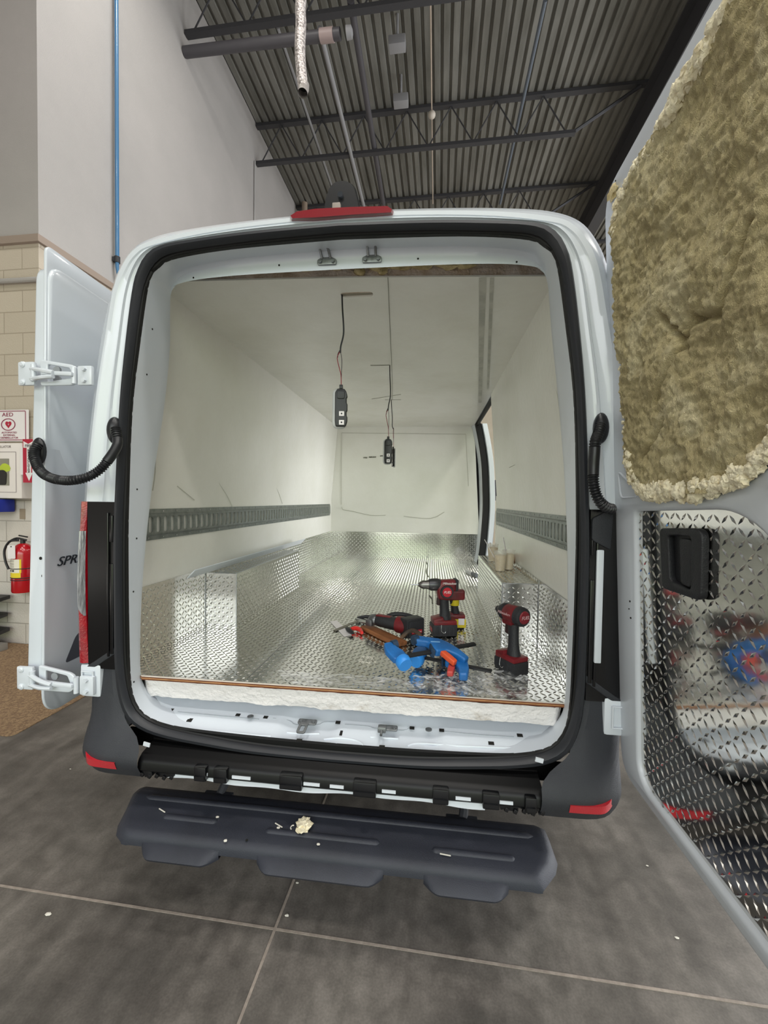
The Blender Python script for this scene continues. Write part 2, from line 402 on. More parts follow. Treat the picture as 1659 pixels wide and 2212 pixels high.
g = G(); g.sphere(U(933, 248, z=8.62), .07); tag(g.link('globe_lamp', mat('lamp_globe', '#c8bfb2', .5)), 'small round pale globe hanging on the thin pale line', 'lamp')
for px, py, lab in ((858, 95, 'grey junction box under the roof deck, nearer one'), (866, 218, 'grey junction box on the dark joist, second one')):
    p = U(px, py, z=8.55); t = thing('junction_box', lab, 'junction box', p, group='boxes under the roof deck')
    g = G(); g.box(p, (.26, .16, .14), WR, .01); g.link('box_body', pipem, t)
    g = G(); g.cyl(p+Vector((0, 0, .06)), Vector((p.x, p.y, 9.0)), .02, n=8); g.link('hanger', pipem, t)
# wall pipe, seam, tan stub
t = thing('air_line', 'blue air pipe running down the white left wall', 'pipe', W(XL+.03, 3.02, 4.3))
g = G(); g.cyl(W(XL+.04, 3.02, 4.22), W(XL+.04, 3.02, 8.95), .021, n=16); g.link('pipe_run', mat('blue_pipe', '#3f7199', .35, coat=.3), t)
g = G(); g.cyl(W(XL+.04, 3.02, 4.16), W(XL+.04, 3.02, 4.23), .03); wbox(g, XL, XL+.03, 2.99, 3.05, 4.17, 4.22); g.link('clamp', blackp, t)
g = G(); g.tube([W(XL+.04, 3.02, 4.17), W(XL+.04, 3.02, 4.1), W(XL+.05, 3.03, 4.0), W(XL+.06, 3.05, 3.93)], lambda q: .022-.012*q, 12, 4); g.link('outlet', MATS['blue_pipe'], t)
g = G(); g.cyl(W(XL+.01, 6.65, 3.9), W(XL+.01, 6.65, 8.2), .016, n=8); tag(g.link('conduit', mat('white_conduit', '#a9a7a5', .5)), 'thin grey conduit on the far part of the left wall', 'conduit')
g = G(); g.cyl(W(XL+.25, 9.0, 8.0), W(XL+.25, 9.0, 9.0), .07); tag(g.link('pipe_stub', mat('tan_pipe', '#9c8b7a', .6)), 'short tan pipe at the far end of the left wall', 'pipe')
g = G(); g.tube([W(-6, YF-.03, 3.48), W(XL-.04, YF-.03, 3.48), W(XL+.02, YF, 3.46), W(XL+.03, YF+.2, 3.4)], .022, 10, 4); tag(g.link('conduit', walls), 'white horizontal conduit below the brown wall ledge', 'conduit')
# silver hose hanging from the roof
def silver():
    m = mat('silver_sleeve', '#cfcac6', .35, .35); nt = m.node_tree; b = nt.nodes['Principled BSDF']; L = nt.links.new
    tc = N(nt, 'ShaderNodeTexCoord'); v = N(nt, 'ShaderNodeTexVoronoi'); v.inputs['Scale'].default_value = 75; L(tc.outputs['Object'], v.inputs['Vector'])
    r = N(nt, 'ShaderNodeValToRGB'); r.color_ramp.elements[0].color = lin('#dbd3d0'); r.color_ramp.elements[1].color = lin('#8f8886'); r.color_ramp.elements[1].position = .75; r.color_ramp.elements[0].position = .3
    L(v.outputs['Distance'], r.inputs[0]); L(r.outputs[0], b.inputs['Base Color'])
    bp = N(nt, 'ShaderNodeBump'); bp.inputs['Strength'].default_value = .7; bp.inputs['Distance'].default_value = .004; bp.invert = True; L(v.outputs['Distance'], bp.inputs['Height']); L(bp.outputs[0], b.inputs['Normal'])
    return m
t = thing('exhaust_hose', 'silver braided hose hanging open-ended from the roof above the van', 'hose', (-.62, 1.5, 4.27))
g = G(); P = [U(656, 192, y=1.5), U(652, 165, y=1.5), U(648, 110, y=1.5), U(650, 50, y=1.5), U(650, 0, y=1.5), Vector((-.6, 1.52, 5.6)), Vector((-.55, 1.6, 7.2)), Vector((-.5, 1.7, 8.95))]
g.tube(P, .037, 20, 8, caps=False); g.link('sleeve', silver(), t)
g = G(); q = P[0]; g.tube([q+Vector((0, 0, .03)), q, q+Vector((0, -.012, -.02)), q+Vector((0, -.02, -.05))], lambda s: .038-.004*s, 20, caps=False); g.link('cuff', mat('sleeve_cuff', '#a49e9a', .4, .4), t)
g = G(); g.cyl(q+Vector((0, 0, .02)), q+Vector((0, 0, .012)), .034); g.link('inner_tube', gap, t)

# ------------------------------------------------------------------ things on the left wall
signr = mat('sign_red', '#b01736', .5); signw = mat('sign_white', '#e9e4e4', .45); signm = mat('sign_maroon', '#8e2a4c', .5)
FY = YF - .02
def face(x, z, y=YF-.03): return frame(W(x, y, z), WR @ Vector((1, 0, 0)), (0, 0, 1))   # local x right, y up, z toward camera
sx0, sx1, sz0, sz1 = -3.86, -3.465, 1.965, 2.265; scx = -3.735
t = thing('wall_sign', 'white defibrillator sign with a red heart on the block wall', 'sign', W(scx, YF-.03, sz0))
g = G(); g.sh([rrect(-.205, -.15, .215, .15, .01)], .004, face(scx, 2.115)); g.link('sign_panel', signw, t)
g = G(); g.sh([rrect(-.192, -.14, .187, .14, .012), rrect(-.186, -.134, .181, .134, .008)], .002, face(scx, 2.115, YF-.034)); g.link('border', signm, t)
g = G(); el = lambda a, b, cx=0, cy=0: [Vector((cx+a*math.cos(2*PI*i/40), cy+b*math.sin(2*PI*i/40))) for i in range(40)]
g.sh([el(.078, .058), el(.070, .051)], .002, face(scx-.005, 2.125, YF-.034)); g.link('ring', signm, t)
ht = [Vector((.0022*16*math.sin(a)**3*.95, .0022*(13*math.cos(a)-5*math.cos(2*a)-2*math.cos(3*a)-math.cos(4*a))*1.05)) for a in [2*PI*i/36 for i in range(36)]]
bolt = [Vector(p)*.9 for p in ((.004, .02), (-.016, -.002), (-.003, .0), (-.010, -.022), (.014, .006), (.002, .004))]
g = G(); g.sh([ht, bolt], .002, face(scx-.003, 2.127, YF-.034)); g.link('heart', signr, t)
g = G(); g.text('AED', .052, face(scx-.01, 2.218, YF-.034), sx=1.25)
for s_, z in (('AUTOMATED', 2.048), ('EXTERNAL', 2.023), ('DEFIBRILLATOR', 1.998)): g.text(s_, .024, face(scx+.005, z, YF-.034), sx=1.15)
g.link('lettering', signm, t)
t = thing('defibrillator_cabinet', 'white wall cabinet with a window onto a yellow-green defibrillator', 'cabinet', W(-3.71, YF, 1.43))
CY = YF-.13
g = G(); wbox(g, -3.93, -3.49, CY, YF, 1.42, 1.935, .006); g.link('cabinet_body', mat('cabinet_paint', '#e7dfda', .45), t)
g = G(); g.sh([rrect(-.17, -.19, .17, .19, .004), rrect(-.166, -.186, .166, .186, .004)], .003, face(-3.715, 1.665, CY-.001)); g.link('door_seam', mat('seam_grey', '#8d8184', .6), t)
g = G(); g.sh([rrect(-.095, -.125, .095, .125, .004)], .003, face(-3.715, 1.665, CY-.002)); g.link('window', mat('cabinet_window', '#8d897b', .12), t)
g = G(); g.sphere(W(-3.66, CY-.003, 1.70), .06, (1, .05, .7), nz=.4, seed=3); g.link('defibrillator', mat('lime_plastic', '#b6c739', .4), t)
g = G(); g.sh([rpoly([(-.09, -.11), (.05, -.11), (.06, 0), (.03, .03), (-.09, .02)], .02)], .006, face(-3.70, 1.655, CY-.006)); g.link('black_case', mat('black_case', '#1f1a16', .5), t)
g = G(); g.text('DEFIBRILLATOR', .032, face(-3.71, 1.90, CY-.001)); g.link('lettering', mat('grey_text', '#6a5d5c', .6), t)
t = thing('extinguisher_sign', 'red and white fire extinguisher arrow sign half hidden by the van door', 'sign', W(-3.40, YF-.14, 1.6))
g = G(); g.sh([rrect(-.06, -.20, .06, .20, .003)], .004, face(-3.395, 1.768, YF-0.1450)); g.link('sign_panel', signr, t); g = G(); wbox(g, -3.49, -3.37, YF-.142, YF-.125, 1.64, 1.90); g.link('side_bracket', signw, t)
g = G(); ar = [(-.022, .13), (-.022, -.11), (-.038, -.11), (0, -.185), (.038, -.11), (.022, -.11), (.022, .13)]
g.sh([ar], .002, face(-3.390, 1.768, YF-0.1480)); g.sh([[(-.05, .18), (0, .155), (.05, .18), (.05, .12), (-.05, .12)]], .002, face(-3.395, 1.768, YF-0.1485)); g.link('arrow', signw, t)
g = G(); g.text('FIRE', .036, face(-3.395, 1.905, YF-0.1510)); M = face(-3.392, 1.765, YF-0.1510) @ Matrix.Rotation(-PI/2, 4, 'Z'); g.text('EXTINGUISHER', .032, M); g.link('lettering', mat('sign_black', '#33202a', .6), t)
t = thing('fire_extinguisher', 'red fire extinguisher with paper tag hung on the pale block wall', 'fire extinguisher', W(-3.5, YF-.11, .55))
ex = -3.50; ec = W(ex, YF-.115, 0)
g = G(); g.lathe([(.0, .545), (.082, .545), (.088, .56), (.088, .90), (.08, .945), (.05, .985), (.028, 1.0), (.0, 1.0)], Matrix.Translation(ec)); g.link('cylinder', mat('red_enamel', '#b30f1c', .22, coat=.5), t)
def wrap(z0, z1, a0, a1, r, m, nm):
    g = G(); A = [a0+(a1-a0)*i/10 for i in range(11)]
    g.loft([[ec+Vector((r*math.cos(a), r*math.sin(a), z)) for a in A] for z in (z0, z1)], False); g.link(nm, m, t)
wrap(.69, .86, math.radians(222), math.radians(300), .0888, mat('label_paper', '#e8e3d4', .5), 'label')
wrap(.69, .735, math.radians(220), math.radians(306), .0892, mat('label_yellow', '#e8cf1f', .5), 'yellow_band')
wrap(.735, .86, math.radians(300), math.radians(309), .0892, MATS['label_yellow'], 'yellow_band')
def wraptext(tx, size, z, a0):
    V, F = text_geo(tx, size, .0002); g = G(); g.add([ec+Vector((.0896*math.cos(a0+v.x/.09), .0896*math.sin(a0+v.x/.09), z+v.y)) for v in V], F); g.link('lettering', mat('label_ink', '#39332c', .6), t)
for z_ in (.848, .838, .822, .812, .798, .786, .745): wrap(z_, z_+(.003 if z_ > .75 else .018), math.radians(236), math.radians(252 if z_ < .75 else 272), .0896, mat('label_ink', '#39332c', .6), 'printed_line')
for z_ in (.745,): wrap(z_, z_+.018, math.radians(258), math.radians(272), .0896, MATS['label_ink'], 'printed_line')
g = G(); A = [2*PI*i/24 for i in range(24)]
for z in (.772, .685, .665): g.tube([ec+Vector((.0895*math.cos(a), .0895*math.sin(a), z)) for a in A], .004, 6, closed=True)
g.link('strap', blackp, t)
g = G(); g.cyl(ec+Vector((0, 0, 1.0)), ec+Vector((0, 0, 1.04)), .02); g.tube([ec+Vector((.04, 0, 1.03)), ec+Vector((-.03, -.03, 1.05)), ec+Vector((-.085, -.05, 1.02))], .009, 8, 4); g.tube([ec+Vector((.05, 0, 1.06)), ec+Vector((-.02, -.02, 1.075))], .007, 8); g.link('valve', mat('valve_metal', '#3a3a3a', .4, .6), t)
g = G(); g.tube([ec+Vector((-.02, -.02, 1.03)), ec+Vector((-.08, -.05, 1.02)), ec+Vector((-.125, -.06, .94)), ec+Vector((-.118, -.06, .84)), ec+Vector((-.095, -.05, .76))], .01, 10, 6); g.link('hose', hosem, t)
tp = ec+Vector((.105*math.cos(math.radians(268)), .105*math.sin(math.radians(268)), .93)); g = G(); g.sh([rrect(-.032, -.062, .032, .062, .01)], .001, frame(tp, (.97, .25, .0), (.12, 0, 1))); g.link('paper_tag', signw, t)
g = G(); g.cyl(tp+Vector((0, -.001, .05)), tp+Vector((0, -.004, .05)), .006, n=10); g.link('tag_eyelet', mat('label_ink', '#39332c', .6), t)
g = G(); wbox(g, -3.95, -3.69, 1.93, 2.08, 1.29, 1.41, .01); tag(g.link('storage_bin', mat('blue_bin', '#1c2f9c', .4)), 'blue plastic bin under the white wall cabinet', 'bin')
g = G(); wbox(g, -3.66, -3.60, YF-.004, YF+.002, 1.22, 1.32); tag(g.link('wall_patch', mat('brown_patch', '#9a8b78', .8)), 'small brown square patch on the wall beside the blue bin', 'patch')
t = thing('shelf_rack', 'black shelf rack poking in at the left edge below the extinguisher', 'rack', W(-3.95, 1.95, 0))
for z, x1 in ((.47, -3.66), (.30, -3.69), (.155, -3.67)):
    g = G(); M = Matrix.Translation(W(0, 0, z)) @ WR.to_4x4(); g.sh([rpoly([(-4.5, 2.06), (-4.5, 1.72), (x1-.12, 1.72), (x1, 1.86), (x1-.06, 2.06)], .02)], .035, M, .006); g.link('shelf', mat('rack_black', '#17181b', .45), t)
g = G(); wbox(g, -4.0, -3.96, 2.0, 2.04, 0, .5); g.link('upright', MATS['rack_black'], t)
g = G(); wbox(g, -4.4, -4.36, 1.96, 2.0, 0, .5); g.link('upright', MATS['rack_black'], t)
g = G(); wbox(g, -4.34, -3.62, 1.85, 1.94, .006, .07, .004); tag(g.link('plank', mat('grey_plank', '#86817a', .7)), 'grey plank on the floor under the black shelf rack', 'plank')
g = G(); g.sh([rpoly([(-9, .74), (-2.15, .72), (-2.15, 13), (XL-.01, 13), (XL-.01, YF-.01), (-9, YF-.01)], [.0, .05, 0, 0, 0, 0])], .005, Matrix.Translation((0, 0, .0032)) @ WR.to_4x4())
tag(g.link('floor_mat', mat('speckled_mat', '#8a6f56', .95, col2='#b0936f', scale=70, thr=(.42, .6), bump=1, bscale=200), smooth=0), 'brown speckled floor covering left of the van', 'floor mat')

# ================================================================== the van
CX = .012
van = thing('cargo_van', 'white cargo van with open rear doors and a diamond plate cargo bay', 'van', (0, 2.6, 0))
NH = 110
def half(pts, y=None, n=NH):
    P = [Vector((p[0], p[2] if len(p) > 2 else y, p[1])) for p in pts]
    return resample(catmull(P, 6), n)
def ring(pts, y=None, n=NH):         # half profile from bottom centre up to top centre -> closed loop
    h = half(pts, y, n)
    R = [Vector((CX+p.x, p.y, p.z)) for p in h]; Lf = [Vector((CX-p.x, p.y, p.z)) for p in h]
    return R + Lf[::-1][1:-1]
def arch(pts, y=None, n=NH):         # half profile from side bottom up to top centre -> open arch
    h = half(pts, y, n)
    return [Vector((CX-p.x, p.y, p.z)) for p in h] + [Vector((CX+p.x, p.y, p.z)) for p in h[::-1][1:]]
sealo = [(0, .523), (.3, .527), (.5, .542), (.64, .558), (.73, .58), (.79, .62), (.822, .69), (.838, .80), (.842, 1.0), (.842, 1.3), (.832, 1.52), (.815, 1.8), (.79, 2.03), (.765, 2.2), (.745, 2.27), (.71, 2.325), (.65, 2.355), (.5, 2.372), (.3, 2.385), (0, 2.393)]
seali = [(0, .572), (.3, .575), (.57, .584), (.68, .60), (.745, .625), (.785, .68), (.80, .76), (.805, .9), (.808, 1.15), (.806, 1.4), (.79, 1.77), (.757, 2.03), (.722, 2.24), (.69, 2.285), (.63, 2.32), (.4, 2.345), (0, 2.357)]
def shr(l, k): return [(max(0, x-k*min(1, x/.3)), z+(k if z < .9 else (-k if z > 2.0 else 0))*1.0) for x, z in l]
# weather seal: bulb on the outer edge, shadow of the inner gap put in as near-black
g = G(); g.loft([ring(sealo, .012), ring(sealo, -.004), ring(shr(sealo, .006), -.014), ring(shr(sealo, .016), -.016), ring(shr(sealo, .023), -.008), ring(shr(sealo, .026), .006)]); g.link('weather_seal', rubber, van)
g = G(); g.loft([ring(shr(sealo, .020), .010), ring(shr(sealo, .028), .016), ring(seali, .012), ring(seali, .028)]); g.link('seal_shadow_gap', rubbergap, van)
# inner jamb, from seal to the lined cargo bay
jamb = [(.58, .575, .15), (.74, .608, .15), (.80, .65, .13), (.826, .72, .10), (.828, .80, .09), (.832, 1.1, .11), (.845, 1.5, .17), (.835, 1.83, .225), (.812, 2.08, .22), (.782, 2.20, .19), (.74, 2.262, .16), (.67, 2.292, .135), (.45, 2.304, .122), (0, 2.308, .122)]
ai = [p for p in seali if p[1] > .62]
def mid(A, B, t, dy=0, dz=0):
    return [a.lerp(b, t)+Vector((0, dy, dz)) for a, b in zip(A, B)]
def mix2(A, B, t1, t2, up=0): return [Vector((a.x+(b.x-a.x)*t1, a.y+(b.y-a.y)*t2, a.z+(b.z-a.z)*t1+(up if a.z > 2.2 else 0))) for a, b in zip(A, B)]
A0 = arch([(.52, .572), (.68, .60)]+ai, .026); A3 = arch(jamb)
g = G(); g.loft([A0, mix2(A0, A3, .02, .25, .006), mix2(A0, A3, .05, .70, .018), mix2(A0, A3, .10, .86, .019), mix2(A0, A3, .22, .97, .012), mix2(A0, A3, .45, 1.0), A3, [p+Vector(((p.x-CX)*.02, .004, .03 if p.z > 2.2 else 0)) for p in A3]], False); jo = g.link('door_jamb', jambw, van)
def bvh(o):
    from mathutils.bvhtree import BVHTree
    off = Vector((0, 0, 0)); p = o
    while p: off += p.location; p = p.parent
    V = [v.co+off for v in o.data.vertices]; return BVHTree.FromPolygons(V, [tuple(p.vertices) for p in o.data.polygons])
def hit(tree, px, py):
    d = (_f + _r*(px-829.5)/FPX - _u*(py-1106)/FPX).normalized(); h = tree.ray_cast(CAM, d)
    return h[0], (h[1] if h[1] is None or h[1].dot(d) < 0 else -h[1])
jt = bvh(jo)
for px, py in ((603, 573), (903, 559), (418, 600), (1116, 566), (329, 711), (317, 809), (296, 1057), (295, 1163), (288, 1278), (289, 1473), (1232, 683), (1235, 780), (1247, 932), (1248, 1065), (1247, 1188), (1246, 1325), (1234, 1536)):
    p, n_ = hit(jt, px, py)
    if p: g = G(); g.cyl(p, p+n_*.0012, .0035, n=10); g.link('jamb_hole', gap, van)
# rear frame (white pillars and header)
ridge = [(.94, 1.43), (.925, 1.6), (.895, 1.84), (.86, 2.03), (.83, 2.2), (.79, 2.29), (.75, 2.335), (.70, 2.357), (.54, 2.385), (.36, 2.402), (.15, 2.412), (0, 2.413)]
outer = [(1.01, 1.43), (.998, 1.6), (.968, 1.84), (.938, 2.04), (.895, 2.22), (.86, 2.31), (.80, 2.385), (.70, 2.425), (.54, 2.445), (.36, 2.457), (.15, 2.465), (0, 2.467)]
body = [(1.02, 1.43), (1.01, 1.6), (.985, 1.84), (.955, 2.04), (.915, 2.22), (.88, 2.32), (.81, 2.405), (.70, 2.45), (.54, 2.475), (.36, 2.49), (.15, 2.50), (0, 2.50)]
so = arch([(.842, 1.43)]+[p for p in sealo if p[1] > 1.45], .006); rd = arch(ridge, 0.0); ou = arch(outer, .05); bo = arch(body, .14)
g = G(); lw = [so, mid(so, rd, .3, .004), mid(so, rd, .42, .001), mid(so, rd, .48, -.006), mid(so, rd, .55, .003), mid(so, rd, .9, .004), rd, mid(rd, ou, .25, -.012), mid(rd, ou, .6, -.006), ou, bo]
g.loft(lw, False)
for side in (0, -1):
    pts = [l[side] for l in lw]; pts2 = [p+Vector((0, .12, 0)) if i < 8 else p for i, p in enumerate(pts)]; g.loft([pts, [Vector((p.x, .16, p.z)) for p in pts]], False)
g.link('rear_frame', white, van)
# body shell
def bsec(y, k=1.0, zt=2.52, dz=0):
    pts = [(.96, .46), (1.0, .6), (1.02, .95), (1.02, 1.43), (1.01, 1.6), (.985, 1.84), (.955, 2.04), (.915, 2.22), (.88, 2.32), (.81, 2.405), (.70, 2.45), (.54, 2.475), (.36, 2.49), (.15, 2.50), (0, 2.50)]
    return arch([(x*k, .46+(z-.46)*(zt-.46)/2.04) for x, z in pts], y, 60)
secs = [bsec(.14, zt=2.5), bsec(.5), bsec(1.3), bsec(2.12), bsec(3.45), bsec(4.3, zt=2.5), bsec(4.9, .97, 2.3), bsec(5.5, .93, 1.65), bsec(6.1, .88, 1.25), bsec(6.3, .80, .9)]
def skp(i, j):
    p = secs[3][j]
    return i == 3 and p.x > 0 and p.z > .62 and p.z < 2.36 and secs[3][j+1].z < 2.4
def skt(i, j): return skp(i, j) or (i == 0 and False)
g = G(); g.loft(secs, False, skip=skt); g.link('body_shell', white, van)
g = G(); g.bx(-.95, .95, .24, 6.0, .48, .55); g.bx(-.7, -.6, .2, 5.8, .40, .5); g.bx(.6, .7, .2, 5.8, .40, .5); g.link('underbody', mat('underbody', '#1d1c1b', .8), van)
tyre = mat('tyre_rubber', '#1b1b1c', .8)
for x in (-.86, .88):
    for y in (1.23, 5.0):
        g = G(); M = Matrix.Translation((x, y, .35)) @ Matrix.Rotation(PI/2, 4, 'Y'); g.lathe([(.2, -.11), (.33, -.115), (.35, -.09), (.352, 0), (.35, .09), (.33, .115), (.2, .11)], M, 36); wl = g.link('wheel', tyre, van)
        g = G(); g.lathe([(.02, .06), (.12, .07), (.19, .09), (.205, .105), (.205, -.1), (.0, -.1)], M, 28); g.link('rim', steel, wl)
# third brake light and roof camera
g = G(); a = [U(px, py, y=-.005) for px, py in ((626, 470), (640, 461), (680, 455), (760, 451), (840, 449), (850, 456), (848, 463), (760, 468), (680, 474), (630, 476))]
g.loft([[p+Vector((0, .06, .004)) for p in a], a, [p.lerp(a[3], .03)+Vector((0, -.012, -.002)) for p in a]], True, (False, True)); g.link('brake_light', mat('brake_lens', '#82091a', .15, coat=1), van)
t_ = [(-.085, 0), (.085, 0), (.07, .07), (.055, .125), (.02, .15), (-.03, .15), (-.06, .125), (-.078, .07)]
g = G(); cc = U(738, 462, y=.36)
lp = lambda k, y, dz=0: [cc+Vector((x*k, y, z*k+dz)) for x, z in rpoly(t_, .02, 4)]
g.loft([lp(.92, -.0, 0), lp(1, .02), lp(1, .12), lp(.8, .3), lp(.5, .42)], True, (True, True)); rc = g.link('roof_camera', glossb, van)
g = G(); g.cyl(cc+Vector((-.005, -.012, .075)), cc+Vector((-.005, .0, .075)), .012); g.link('camera_lens', mat('lens_glass', '#30343a', .05, coat=1), rc)
g = G(); g.box(cc+Vector((-.02, -.01, .012)), (.035, .02, .05), None, .004); g.link('camera_bracket', mat('tan_bracket', '#8a8078', .5), rc)
# tail lights and black corner panels
for sgn in (-1, 1):
    X = lambda v: CX+sgn*v
    def tl(z):   # inner and outer x of the lamp at height z
        t = (z-.83)/(1.43-.83); return .953+.008*math.sin(t*PI), .992-.010*t+.004*math.sin(t*PI)
    def prof_(z, off=0):
        a, b = tl(z); rr = .008+.010*math.sin(PI*max(0, min(1, (z-.82)/.61)))+off
        return [Vector((X(a), .05, z)), Vector((X(a), .0-off, z)), Vector((X(a+.008), -rr*.7, z)), Vector((X((a+b)/2), -rr, z)), Vector((X(b-.008), -rr*.6, z)), Vector((X(b+off), .012, z)), Vector((X(b+.014+off), .06, z)), Vector((X(b+.02+off), .14, z))]
    g = G(); g.loft([prof_(.82+.61*i/24) for i in range(25)], False); tlm = g.link('tail_light', red, van)
    g = G(); L2 = []
    for i in range(25):
        z = 1.00+.32*i/24; pr = catmull(prof_(z, .0025)[1:7], 4); k = min(1, (i/24)/.4)**.8; e_ = min(1, (1-i/24)/.06)**.5
        n_ = len(pr)-1; L2.append([pr[0].lerp(pr[j], 1) if False else pr[max(0, min(n_, int(round(j*(.12+.88*k)))))] for j in range(n_+1)])
    g.loft(L2, False); g.link('reversing_lens', clear, tlm)
    g = G(); g.bx(X(.843), X(.953), .0, .05, .80, 1.43); g.bx(X(.862), X(.870), -.008, .01, .85, 1.39, .003); g.bx(X(.846), X(.860), -.006, .01, 1.28, 1.38, .003); g.bx(X(.846), X(.860), -.006, .01, .86, 1.20, .003); g.link('corner_panel', mat('corner_black', '#060608', .22), van)
    g = G(); zz = [(.842, .86), (.93, .80), (.965, .785), (.97, .80), (.93, .825), (.842, .885)]
    g.sh([zz], .03, Matrix(((sgn, 0, 0, CX), (0, 0, 1, .012), (0, 1, 0, 0), (0, 0, 0, 1))), .003); g.link('lamp_ledge', blackp, van)
    # white hinge bracket under the lamp
    g = G(); g.bx(X(.90), X(.985), -.004, .10, .69, .815, .012); hb = g.link('hinge_bracket', white, van)
    g = G(); g.tube([Vector((X(.925), -.010, .72)), Vector((X(.925), -.010, .79)), Vector((X(.97), -.010, .79)), Vector((X(.97), -.010, .72))], .004, 8, closed=True); g.link('bracket_rim', white, hb)
    # bumper corner
    g = G(); rows = []
    for i in range(22):
        z = .44+(.80-.44)*i/21; t = (z-.44)/.36
        xi = .69 if z < .555 else (.69+(z-.555)/.065*.10 if z < .62 else .79+(z-.62)/.18*.052)
        yb = -.03-.055*math.exp(-((z-.51)/.075)**2) + .03*max(0, (t-.35)/.65)
        xo = .925+.03*min(1, t*1.6); by = yb+(.05 if z > .5 else .05+(.5-z)*.6)
        P = [(xi, yb+.012 if z > .56 else yb), ((xi+.86)/2, yb), (.86, yb+.004), (xo-.01, yb+.028), (xo+.022, yb+.075), (xo+.045, .12), (xo+.055, .3), (xo+.06, .72)]
        rows.append(resample(catmull([Vector((X(a), b, z)) for a, b in P], 5), 34))
    top = [p+Vector((0, 0, .004)) + Vector(((X(.9)-p.x)*.15, .03, 0)) for p in rows[-1]]; bot = [p+Vector((0, .05, .0)) for p in rows[0]]
    g.loft([bot]+rows+[top], False); bc = g.link('bumper_corner', bumperm, van)
    # reflector
    P = [(.775, .505, .475), (.83, .507, .477), (.88, .515, .487), (.915, .528, .505), (.94, .548, .535)]
    g = G(); lo = []; hi = []
    for a, zt, zb in P:
        yy = lambda z: -.03-.055*math.exp(-((z-.51)/.075)**2) - .003 + (0 if a < .88 else (a-.88)*.85)
        hi.append(Vector((X(a), yy(zt), zt))); lo.append(Vector((X(a), yy(zb), zb)))
    hi = catmull(hi, 5); lo = catmull(lo, 5); g.loft([[p+Vector((0, .02, 0)) for p in hi], hi, lo, [p+Vector((0, .02, 0)) for p in lo]], False); g.link('reflector', reflm, bc)
g = G(); g.bx(CX+.862, CX+.884, -.012, .0, .93, 1.30, .004); g.link('pillar_strip', white, van)
g = G(); g.sh([rpoly([(.845, 1.40), (.91, 1.435), (.905, 1.30), (.845, 1.33)], .01)], .02, frame((CX, 0, 0), (1, 0, 0), (0, 0, 1)), .003); g.link('pillar_cover', blackp, van)
# bumper carrier between the corners
g = G(); yz = [(.034, .556), (.012, .535), (-.045, .524), (-.062, .512), (-.068, .50), (-.070, .476), (-.062, .468), (-.04, .468)]
g.loft([[Vector((x, y, z-.004*math.cos(x*2))) for y, z in yz] for x in [CX-.70+1.40*i/40 for i in range(41)]], False); g.bx(-.80, .82, .03, .045, .50, .562); cb = g.link('bumper_carrier', mat('carrier_black', '#040405', .42, spec=.3), van)
for a, b in ((420, 446), (462, 491), (604, 653), (763, 813), (935, 970), (1043, 1080), (1135, 1160)):
    x0, x1 = U(a, 1690, y=-.075).x, U(b, 1690, y=-.075).x
    g = G(); g.bx(x0, x1, -.082, -.05, .462, .512, .005); g.bx(x0+.004, x1-.004, -.086, -.08, .47, .482); g.link('clip', glossb, cb)
for a, b in ((418, 447), (500, 540), (655, 690), (712, 742), (825, 855), (985, 1018), (1080, 1110)):
    x0, x1 = U(a, 1690, y=-.075).x, U(b, 1690, y=-.075).x
    g = G(); g.bx(x0, x1, -.0725, -.069, .478, .488); g.link('slot', white, cb)
for s_ in (-1, 1):
    for q in range(5):
        x = CX+s_*(.58+.028*q); z = .468-.004*(q % 2); d = .032
        g = G(); g.box((x, -.058+.004*(q % 3), z), (d, .014, .022+.006*(q % 2)), Matrix.Rotation(.25*((q % 3)-1), 3, 'Y'), .002); g.box((x+.006, -.062, z-.012), (.012, .01, .014), Matrix.Rotation(.4, 3, 'Y'), .001); g.link('torn_bracket', glossb, cb)
g = G(); lo = []; hi = []
for i in range(60):
    x = -.60+1.13*i/59; b = .449+.004*math.sin(x*9)+.003*math.sin(x*23); lo.append((x, b)); hi.append((x, .475))
g.sh([lo+hi[::-1]], .004, frame((0, -.058, 0), (1, 0, 0), (0, 0, 1))); g.link('lower_panel', white, van)
for px, py in ((317, 1669 - 62), (1165, 1662)):
    p = U(px, 1604 if px < 500 else 1630, y=-.045)
    g = G(); g.box(U(px if px > 500 else 317, 1608 if px < 500 else 1642, y=-.05), (.025, .004, .014), Matrix.Rotation(.2, 3, 'Y')); g.link('clip_tab', white, van)
